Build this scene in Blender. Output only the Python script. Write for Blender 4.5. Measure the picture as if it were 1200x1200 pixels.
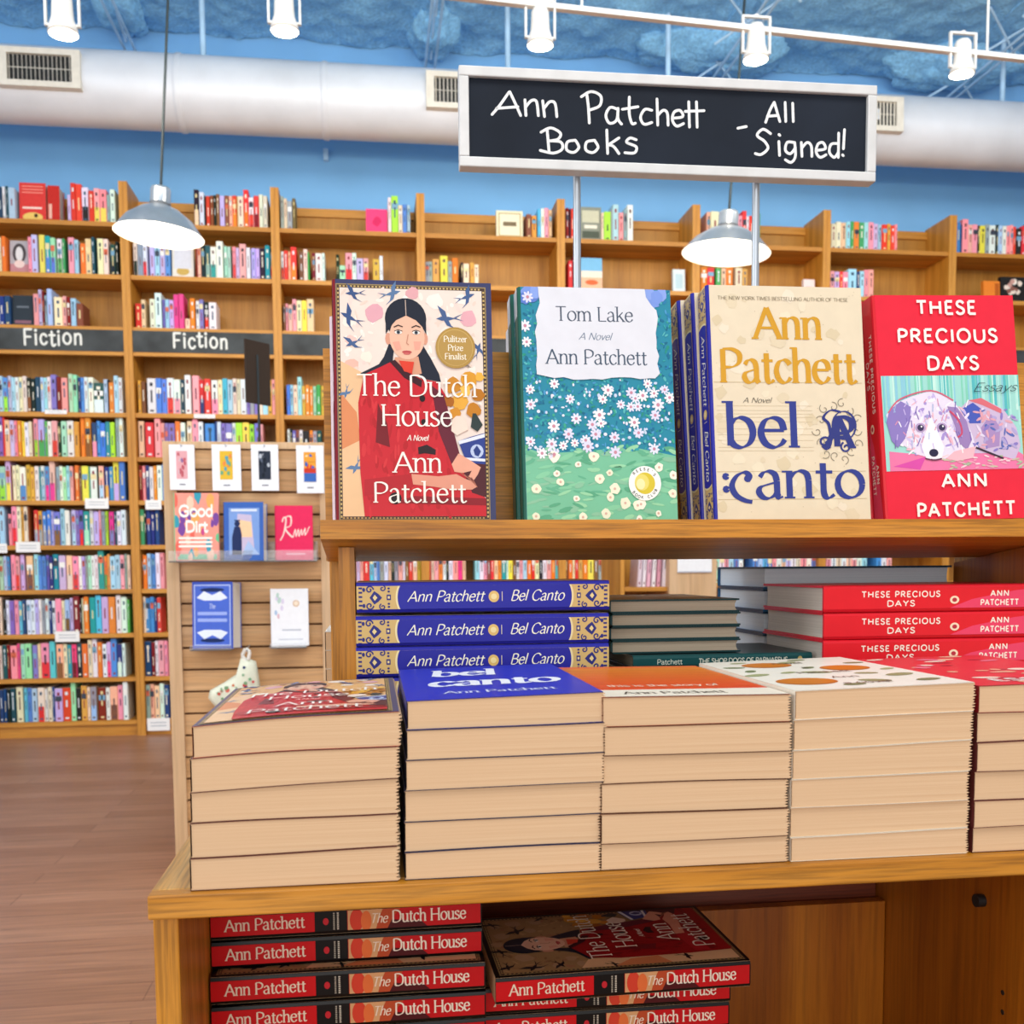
import bpy, math, random
from mathutils import Vector, Matrix
for o in list(bpy.data.objects):
    bpy.data.objects.remove(o)
SC = bpy.context.scene
COL = SC.collection
rad = math.radians

# ---------------------------------------------------------------- camera
EYE = Vector((0, 0, 1.0)); YAW, PITCH, ROLL = rad(7.7), rad(4.3), rad(.45); FPX = 1200.0
HORIZON = 666.0; PPY = HORIZON + FPX * math.tan(PITCH)
fw = Vector((math.sin(YAW) * math.cos(PITCH), math.cos(YAW) * math.cos(PITCH), -math.sin(PITCH)))
r0 = Vector((math.cos(YAW), -math.sin(YAW), 0)); u0 = r0.cross(fw)
CR = r0 * math.cos(ROLL) - u0 * math.sin(ROLL)
CU = u0 * math.cos(ROLL) + r0 * math.sin(ROLL)
cam_d = bpy.data.cameras.new('camera'); cam = bpy.data.objects.new('camera', cam_d); COL.objects.link(cam)
cam.matrix_world = Matrix(((CR.x, CU.x, -fw.x, EYE.x), (CR.y, CU.y, -fw.y, EYE.y), (CR.z, CU.z, -fw.z, EYE.z), (0, 0, 0, 1)))
cam_d.sensor_width = 36; cam_d.sensor_fit = 'HORIZONTAL'; cam_d.lens = 36; cam_d.shift_y = (PPY - 600) / 1200
cam_d.clip_start = .02; cam_d.clip_end = 60
cam_d.dof.use_dof = True; cam_d.dof.focus_distance = .93; cam_d.dof.aperture_fstop = 15
SC.camera = cam

# ---------------------------------------------------------------- light
wd = bpy.data.worlds.new('shop_daylight'); SC.world = wd; wd.use_nodes = True
bg = wd.node_tree.nodes['Background']; bg.inputs[0].default_value = (1.0, .97, .93, 1); bg.inputs[1].default_value = .55

def area(name, loc, target, size, power, color=(1, 1, 1)):
    d = bpy.data.lights.new(name, 'AREA'); d.shape = 'RECTANGLE'; d.size, d.size_y = size; d.energy = power; d.color = color
    o = bpy.data.objects.new(name, d); COL.objects.link(o); o.location = loc
    o.rotation_euler = (Vector(target) - Vector(loc)).to_track_quat('-Z', 'Y').to_euler(); return o
area('front_fill_light', (-1.2, -4.2, 2.0), (.3, 2, 1.0), (5, 2.6), 70, (1, .985, .96))  # added fill from behind the camera, standing in for unseen daylight
area('side_window', (-4.8, .8, 1.9), (.2, 1.2, 1.0), (3, 2.4), 75, (.97, .985, 1))
area('overhead_fill', (.6, -.4, 3.6), (.5, .9, .9), (2.4, 1.0), 42, (1, .97, .92))  # added soft light above the table, out of view; no such fixture seen
area('overhead_fill_aisle', (.6, 2.6, 4.15), (.6, 5.6, 1.2), (8, 2.6), 130, (1, .985, .96))  # added broad fill over the aisle to light the bookcases, out of view
area('overhead_fill_far', (3.5, 2.0, 4.0), (3.2, 6.4, 2.2), (4, 1.4), 45, (1, .96, .9))  # added fill for the far right bookcases, an invented overhead source
VS = SC.view_settings; VS.view_transform = 'Standard'; VS.look = 'None'; VS.exposure = .42; VS.gamma = 1; VS.use_curve_mapping = False
SC.cycles.use_denoising = True

# ---------------------------------------------------------------- pixel geometry of the photograph (for measuring only)
def ray(x, y): return fw + CR * ((x - 600) / FPX) + CU * ((PPY - y) / FPX)
def on_y(x, y, Y): d = ray(x, y); return EYE + d * (Y / d.y)
def on_z(x, y, Z): d = ray(x, y); return EYE + d * ((Z - 1.0) / d.z)

# ---------------------------------------------------------------- colour and materials
def lin(c):
    if isinstance(c, str):
        c = [int(c[i:i + 2], 16) / 255 for i in (0, 2, 4)]
    return tuple(v / 12.92 if v <= .04045 else ((v + .055) / 1.055) ** 2.4 for v in c) + (1.0,)

def new_mat(name):
    m = bpy.data.materials.new(name); m.use_nodes = True
    n = m.node_tree.nodes; return m, n, m.node_tree.links, n['Principled BSDF']

def printed(name, rough, spec=.5, coat=0.0, mottle=.06):
    m, n, l, b = new_mat(name)
    at = n.new('ShaderNodeAttribute'); at.attribute_name = 'Col'
    tc = n.new('ShaderNodeTexCoord'); nz = n.new('ShaderNodeTexNoise'); nz.inputs['Scale'].default_value = 60
    l.new(tc.outputs['Object'], nz.inputs['Vector'])
    mr = n.new('ShaderNodeMapRange'); mr.inputs[3].default_value = 1 - mottle; mr.inputs[4].default_value = 1 + mottle
    l.new(nz.outputs['Fac'], mr.inputs[0])
    mx = n.new('ShaderNodeVectorMath'); mx.operation = 'SCALE'
    l.new(at.outputs['Color'], mx.inputs[0]); l.new(mr.outputs[0], mx.inputs['Scale'])
    l.new(mx.outputs[0], b.inputs['Base Color'])
    b.inputs['Roughness'].default_value = rough; b.inputs['Specular IOR Level'].default_value = spec
    b.inputs['Coat Weight'].default_value = coat; b.inputs['Coat Roughness'].default_value = .12
    return m

def wood(name, c1, c2, c3, axis, scale=1.0, rough=.42, streak=1.0, along=1.2):
    m, n, l, b = new_mat(name)
    tc = n.new('ShaderNodeTexCoord'); mp = n.new('ShaderNodeMapping')
    s = [26 * scale] * 3; s[axis] = along * scale; mp.inputs['Scale'].default_value = s
    l.new(tc.outputs['Object'], mp.inputs['Vector'])
    nz = n.new('ShaderNodeTexNoise'); nz.inputs['Scale'].default_value = 1.3; nz.inputs['Detail'].default_value = 7; nz.inputs['Roughness'].default_value = .62; nz.inputs['Distortion'].default_value = .6
    l.new(mp.outputs[0], nz.inputs['Vector'])
    mp2 = n.new('ShaderNodeMapping'); s2 = [300 * scale] * 3; s2[axis] = 11 * scale; mp2.inputs['Scale'].default_value = s2
    l.new(tc.outputs['Object'], mp2.inputs['Vector'])
    n2 = n.new('ShaderNodeTexNoise'); n2.inputs['Scale'].default_value = 1.5; n2.inputs['Detail'].default_value = 3
    l.new(mp2.outputs[0], n2.inputs['Vector'])
    rp = n.new('ShaderNodeValToRGB'); e = rp.color_ramp.elements
    e[0].position = .3; e[0].color = lin(c1); e[1].position = .72; e[1].color = lin(c3)
    k = e.new(.5); k.color = lin(c2)
    l.new(nz.outputs['Fac'], rp.inputs[0])
    rp2 = n.new('ShaderNodeMapRange'); rp2.inputs[1].default_value = .36; rp2.inputs[2].default_value = .56; rp2.inputs[3].default_value = 1 - .36 * streak; rp2.inputs[4].default_value = 1.0
    l.new(n2.outputs['Fac'], rp2.inputs[0])
    mx = n.new('ShaderNodeVectorMath'); mx.operation = 'SCALE'
    l.new(rp.outputs[0], mx.inputs[0]); l.new(rp2.outputs[0], mx.inputs['Scale']); l.new(mx.outputs[0], b.inputs['Base Color'])
    b.inputs['Roughness'].default_value = rough
    bp = n.new('ShaderNodeBump'); bp.inputs['Strength'].default_value = .12; bp.inputs['Distance'].default_value = .001
    l.new(n2.outputs['Fac'], bp.inputs['Height']); l.new(bp.outputs[0], b.inputs['Normal'])
    return m

def plain(name, c, rough=.5, metal=0.0, noise=.05, scale=30, bump=0.0, emit=None, spec=.5):
    m, n, l, b = new_mat(name)
    tc = n.new('ShaderNodeTexCoord'); nz = n.new('ShaderNodeTexNoise'); nz.inputs['Scale'].default_value = scale; nz.inputs['Detail'].default_value = 4
    l.new(tc.outputs['Object'], nz.inputs['Vector'])
    rp = n.new('ShaderNodeValToRGB'); e = rp.color_ramp.elements; L = lin(c)
    e[0].color = tuple(max(0, v * (1 - noise * 2)) for v in L[:3]) + (1,); e[1].color = tuple(min(1, v * (1 + noise * 2)) for v in L[:3]) + (1,)
    e[0].position = .3; e[1].position = .7
    l.new(nz.outputs['Fac'], rp.inputs[0]); l.new(rp.outputs[0], b.inputs['Base Color'])
    b.inputs['Roughness'].default_value = rough; b.inputs['Metallic'].default_value = metal; b.inputs['Specular IOR Level'].default_value = spec
    if bump:
        bp = n.new('ShaderNodeBump'); bp.inputs['Strength'].default_value = .6; bp.inputs['Distance'].default_value = bump
        l.new(nz.outputs['Fac'], bp.inputs['Height']); l.new(bp.outputs[0], b.inputs['Normal'])
    if emit:
        b.inputs['Emission Color'].default_value = lin(emit[0]); b.inputs['Emission Strength'].default_value = emit[1]
    return m

def pages(name, c1, c2, zscale, axis=2):
    m, n, l, b = new_mat(name)
    tc = n.new('ShaderNodeTexCoord'); mp = n.new('ShaderNodeMapping'); s = [3.0, 3.0, 3.0]; s[axis] = zscale; mp.inputs['Scale'].default_value = s
    l.new(tc.outputs['Object'], mp.inputs['Vector'])
    nz = n.new('ShaderNodeTexNoise'); nz.inputs['Scale'].default_value = 1; nz.inputs['Detail'].default_value = 5; nz.inputs['Roughness'].default_value = .7
    l.new(mp.outputs[0], nz.inputs['Vector'])
    rp = n.new('ShaderNodeValToRGB'); e = rp.color_ramp.elements; e[0].position = .3; e[1].position = .65; e[0].color = lin(c1); e[1].color = lin(c2)
    l.new(nz.outputs['Fac'], rp.inputs[0]); l.new(rp.outputs[0], b.inputs['Base Color'])
    b.inputs['Roughness'].default_value = .85; b.inputs['Specular IOR Level'].default_value = .2
    bp = n.new('ShaderNodeBump'); bp.inputs['Strength'].default_value = .25; bp.inputs['Distance'].default_value = .0004
    l.new(nz.outputs['Fac'], bp.inputs['Height']); l.new(bp.outputs[0], b.inputs['Normal'])
    return m

GLOSS = printed('glossy_jacket_print', .34, .2, .06)
MATTE = printed('matte_cover_print', .6, .15)
SPINE = printed('shelved_spine_print', .55, .22, 0, .1)
PAGES = pages('cream_page_edges', 'd0ab86', 'e0c09c', 1500)
PAGESL = pages('pale_page_edges', 'd2cdc4', 'e8e3da', 1500, 1)
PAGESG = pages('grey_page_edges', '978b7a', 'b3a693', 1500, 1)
OAKX = wood('oak_along_width', 'a2620e', 'c48220', 'd8983e', 0, 1, .42)
OAKY = wood('oak_along_depth', 'b8782a', 'd09848', 'e0b068', 1, 1, .4)
OAKZ = wood('oak_upright', 'a2620e', 'c48220', 'd8983e', 2, 1, .42)
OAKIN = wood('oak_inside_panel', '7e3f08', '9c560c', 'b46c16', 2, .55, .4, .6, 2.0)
CASEX = wood('bookcase_oak_shelf', 'ae701a', 'ca8a30', 'da9e44', 0, .5, .5, .5)
CASEZ = wood('bookcase_oak_upright', 'ae701a', 'ca8a30', 'da9e44', 2, .5, .5, .5)
CASEB = wood('bookcase_oak_back', 'a0681a', 'b67e2a', 'c28c38', 2, .4, .5, .5)
SLAT = wood('slatwall_maple', 'bc8c58', 'd0a270', 'dcb284', 0, .4, .5, .5)
SLATF = wood('slatwall_frame', 'c09a70', 'd0ac84', 'dab892', 2, .4, .5, .3)
BLACK = plain('black_paint', '17181a', .5)
CHALK = plain('chalkboard_slate', '1b222e', .75, 0, .12, 9, spec=.2)
HEADER = plain('header_chalkboard', '3a3f42', .7, 0, .3, 5)
SILVER = plain('brushed_silver_frame', 'd4d5d6', .45, .1, .03, 40)
STEEL = plain('pale_steel_pole', 'b4bcc6', .3, .75, .03)
ALU = plain('spun_aluminium', 'd8dade', .28, .8, .02)
WHITE = plain('white_enamel', 'eceae4', .4, 0, .02)
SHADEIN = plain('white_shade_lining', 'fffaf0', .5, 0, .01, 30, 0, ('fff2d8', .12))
BULB = plain('lit_bulb', 'ffffff', .4, 0, .01, 30, 0, ('fff0d4', 3.5))
DUCTM = plain('white_painted_duct', 'd6dbe4', .45, .1, .04, 3)
VENTM = plain('vent_white_metal', 'ded8cc', .45, .1, .03)
BLUE = plain('blue_wall_paint', '7ab4e6', .8, 0, .03, 2)
BLUEROD = plain('blue_painted_steel', 'aacdea', .6, 0, .08, 8)
CORD = plain('black_cord', '1c2a30', .6)
ACRYL, _n, _l, _b = new_mat('clear_acrylic'); _b.inputs['Transmission Weight'].default_value = .9; _b.inputs['Roughness'].default_value = .08; _b.inputs['IOR'].default_value = 1.3; _b.inputs['Base Color'].default_value = (.95, .96, .97, 1)

# ---------------------------------------------------------------- mesh builder
class MB:
    def __init__(s): s.v = []; s.f = []; s.c = []; s.m = []; s.sm = []
    def face(s, pts, c=None, mi=0, smooth=False):
        k = len(s.v); s.v += [tuple(p) for p in pts]; s.f.append(tuple(range(k, k + len(pts)))); s.c.append(c); s.m.append(mi); s.sm.append(smooth)
    def grid(s, rows, c=None, mi=0, smooth=True, closed=False):
        k = len(s.v); n = len(rows[0])
        for r in rows: s.v += [tuple(p) for p in r]
        for i in range(len(rows) - 1):
            for j in range(n if closed else n - 1):
                a = k + i * n + j; b = k + i * n + (j + 1) % n
                s.f.append((a, b, b + n, a + n)); s.c.append(c); s.m.append(mi); s.sm.append(smooth)
    def box(s, lo, hi, c=None, mi=0):
        x0, y0, z0 = lo; x1, y1, z1 = hi; k = len(s.v)
        s.v += [(x0, y0, z0), (x1, y0, z0), (x1, y1, z0), (x0, y1, z0), (x0, y0, z1), (x1, y0, z1), (x1, y1, z1), (x0, y1, z1)]
        for q in ((0, 3, 2, 1), (4, 5, 6, 7), (0, 1, 5, 4), (1, 2, 6, 5), (2, 3, 7, 6), (3, 0, 4, 7)):
            s.f.append(tuple(k + i for i in q)); s.c.append(c); s.m.append(mi); s.sm.append(False)
    def tube(s, p, q, r, n=10, c=None, mi=0, r2=None, cap=True):
        p, q = Vector(p), Vector(q); d = (q - p).normalized(); a = d.orthogonal().normalized(); b = d.cross(a)
        rr = (r, r if r2 is None else r2)
        rows = [[e + (a * math.cos(t) + b * math.sin(t)) * R_ for t in [2 * math.pi * i / n for i in range(n)]] for e, R_ in ((p, rr[0]), (q, rr[1]))]
        s.grid(rows, c, mi, True, True)
        if cap: s.face(rows[0][::-1], c, mi); s.face(rows[1], c, mi)
    def lathe(s, prof, ctr, n=28, c=None, mi=0):
        x, y, z = ctr
        rows = [[(x + r * math.cos(2 * math.pi * i / n), y + r * math.sin(2 * math.pi * i / n), z + h) for i in range(n)] for r, h in prof]
        s.grid(rows, c, mi, True, True)
    def build(s, name, mats, parent=None, bevel=0.0, loc=None):
        me = bpy.data.meshes.new(name); me.from_pydata(s.v, [], s.f)
        mats = mats if isinstance(mats, (list, tuple)) else [mats]
        for m in mats: me.materials.append(m)
        me.polygons.foreach_set('material_index', s.m); me.polygons.foreach_set('use_smooth', s.sm)
        if any(c is not None for c in s.c):
            at = me.color_attributes.new('Col', 'FLOAT_COLOR', 'CORNER'); buf = []
            cache = {}
            for f, c in zip(s.f, s.c):
                if c is None: c = 'ffffff'
                if c not in cache: cache[c] = lin(c)
                buf.extend(cache[c] * len(f))
            at.data.foreach_set('color', buf)
        me.update()
        o = bpy.data.objects.new(name, me); COL.objects.link(o)
        if loc: o.location = loc
        if parent: o.parent = parent
        if bevel:
            md = o.modifiers.new('edge', 'BEVEL'); md.width = bevel; md.segments = 2; md.limit_method = 'ANGLE'
        return o

def tag(o, label, cat, group=None, kind=None):
    if label: o['label'] = label
    if cat: o['category'] = cat
    if group: o['group'] = group
    if kind: o['kind'] = kind
    return o
def thing(name, label, cat, loc=(0, 0, 0), group=None, rot=None):
    o = bpy.data.objects.new(name, None); COL.objects.link(o); o.location = loc; o.empty_display_size = .05
    if rot: o.rotation_euler = rot
    return tag(o, label, cat, group)
def dup(root, label=None, group=None):
    r = root.copy(); COL.objects.link(r)
    if label: r['label'] = label
    if group: r['group'] = group
    for ch in list(root.children):
        c = ch.copy(); COL.objects.link(c); c.parent = r
        for g in ch.children:
            d = g.copy(); COL.objects.link(d); d.parent = c
    return r
def struct(mb, name, mat):
    o = mb.build(name, mat); o['kind'] = 'structure'; return o
def box(name, lo, hi, mat, parent=None, bevel=0.0):
    b = MB(); b.box(lo, hi); return b.build(name, mat, parent, bevel)

# ---------------------------------------------------------------- flat drawing on a surface
def clip_u(pts, u, keep_right):
    out = []
    for i in range(len(pts)):
        a, b = pts[i], pts[(i + 1) % len(pts)]
        ia, ib = ((a[0] >= u), (b[0] >= u)) if keep_right else ((a[0] <= u), (b[0] <= u))
        if ia: out.append(a)
        if ia != ib:
            t = (u - a[0]) / (b[0] - a[0]); out.append((u, a[1] + t * (b[1] - a[1])))
    return out
class Draw:
    """draws flat coloured shapes in 2-D; place maps (u, v, lift) to a point of the surface; tr maps drawing units to (u, v)"""
    def __init__(s, mb, place, tr=None, cuts=None, mi=0, step=.00013, lift0=.00015, bound=None):
        s.mb = mb; s.place = place; s.tr = tr or (lambda x, y: (x, y)); s.cuts = cuts; s.mi = mi; s.step = step; s.lift0 = lift0; s.bound = bound; s.k = 0
    def poly(s, pts, c, layer=0):
        P = [s.tr(*p) for p in pts]; h = s.lift0 + (layer + .03 * (s.k % 27)) * s.step; s.k += 1
        if s.bound:
            for u, k in ((s.bound[0], True), (s.bound[1], False)):
                P = clip_u(P, u, k)
                if len(P) < 3: return
            P = [(b, a) for a, b in P]
            for u, k in ((s.bound[2], True), (s.bound[3], False)):
                P = clip_u(P, u, k)
                if len(P) < 3: return
            P = [(b, a) for a, b in P]
        if sum(P[i][0] * P[(i + 1) % len(P)][1] - P[(i + 1) % len(P)][0] * P[i][1] for i in range(len(P))) < 0: P = P[::-1]
        if not s.cuts: s.mb.face([s.place(u, v, h) for u, v in P], c, s.mi); return
        for a, b in zip(s.cuts[:-1], s.cuts[1:]):
            Q = clip_u(clip_u(P, a, True), b, False) if len(P) > 2 else []
            if len(Q) > 2: s.mb.face([s.place(u, v, h) for u, v in Q], c, s.mi)
    def rect(s, x0, y0, x1, y1, c, layer=0): s.poly([(x0, y0), (x1, y0), (x1, y1), (x0, y1)], c, layer)
    def ell(s, x, y, rx, ry, c, layer=0, n=18, rot=0.0):
        ca, sa = math.cos(rot), math.sin(rot)
        s.poly([(x + rx * math.cos(t) * ca - ry * math.sin(t) * sa, y + rx * math.cos(t) * sa + ry * math.sin(t) * ca) for t in [2 * math.pi * i / n for i in range(n)]], c, layer)
    def blob(s, x, y, r, c, layer=0, n=9, jit=.35, sx=1.0, rng=random):
        s.poly([(x + sx * r * (1 - jit * rng.random()) * math.cos(t), y + r * (1 - jit * rng.random()) * math.sin(t)) for t in [2 * math.pi * i / n for i in range(n)]], c, layer)
    def stroke(s, pts, w, c, layer=0, thin=None, nib=rad(20), cap=False):
        P = [Vector(p) for p in pts]; q = [P[0]]
        for p in P[1:]:
            if (p - q[-1]).length > 1e-9: q.append(p)
        if len(q) < 2: return
        L = []; R_ = []
        for i, p in enumerate(q):
            d1 = (q[i] - q[i - 1]).normalized() if i else (q[1] - q[0]).normalized()
            d2 = (q[i + 1] - q[i]).normalized() if i < len(q) - 1 else d1
            d = (d1 + d2); d = d.normalized() if d.length > 1e-6 else d1
            ww = w if thin is None else thin + (w - thin) * abs(math.sin(math.atan2(d.y, d.x) - nib))
            m = max(.5, d.dot(d1)); nrm = Vector((-d.y, d.x)) * (ww / 2 / m)
            L.append(p + nrm); R_.append(p - nrm)
        for i in range(len(q) - 1):
            s.poly([tuple(R_[i]), tuple(R_[i + 1]), tuple(L[i + 1]), tuple(L[i])], c, layer)
        if cap:
            for p in (q[0], q[-1]): s.ell(p.x, p.y, w / 2, w / 2, c, layer, 8)

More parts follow.
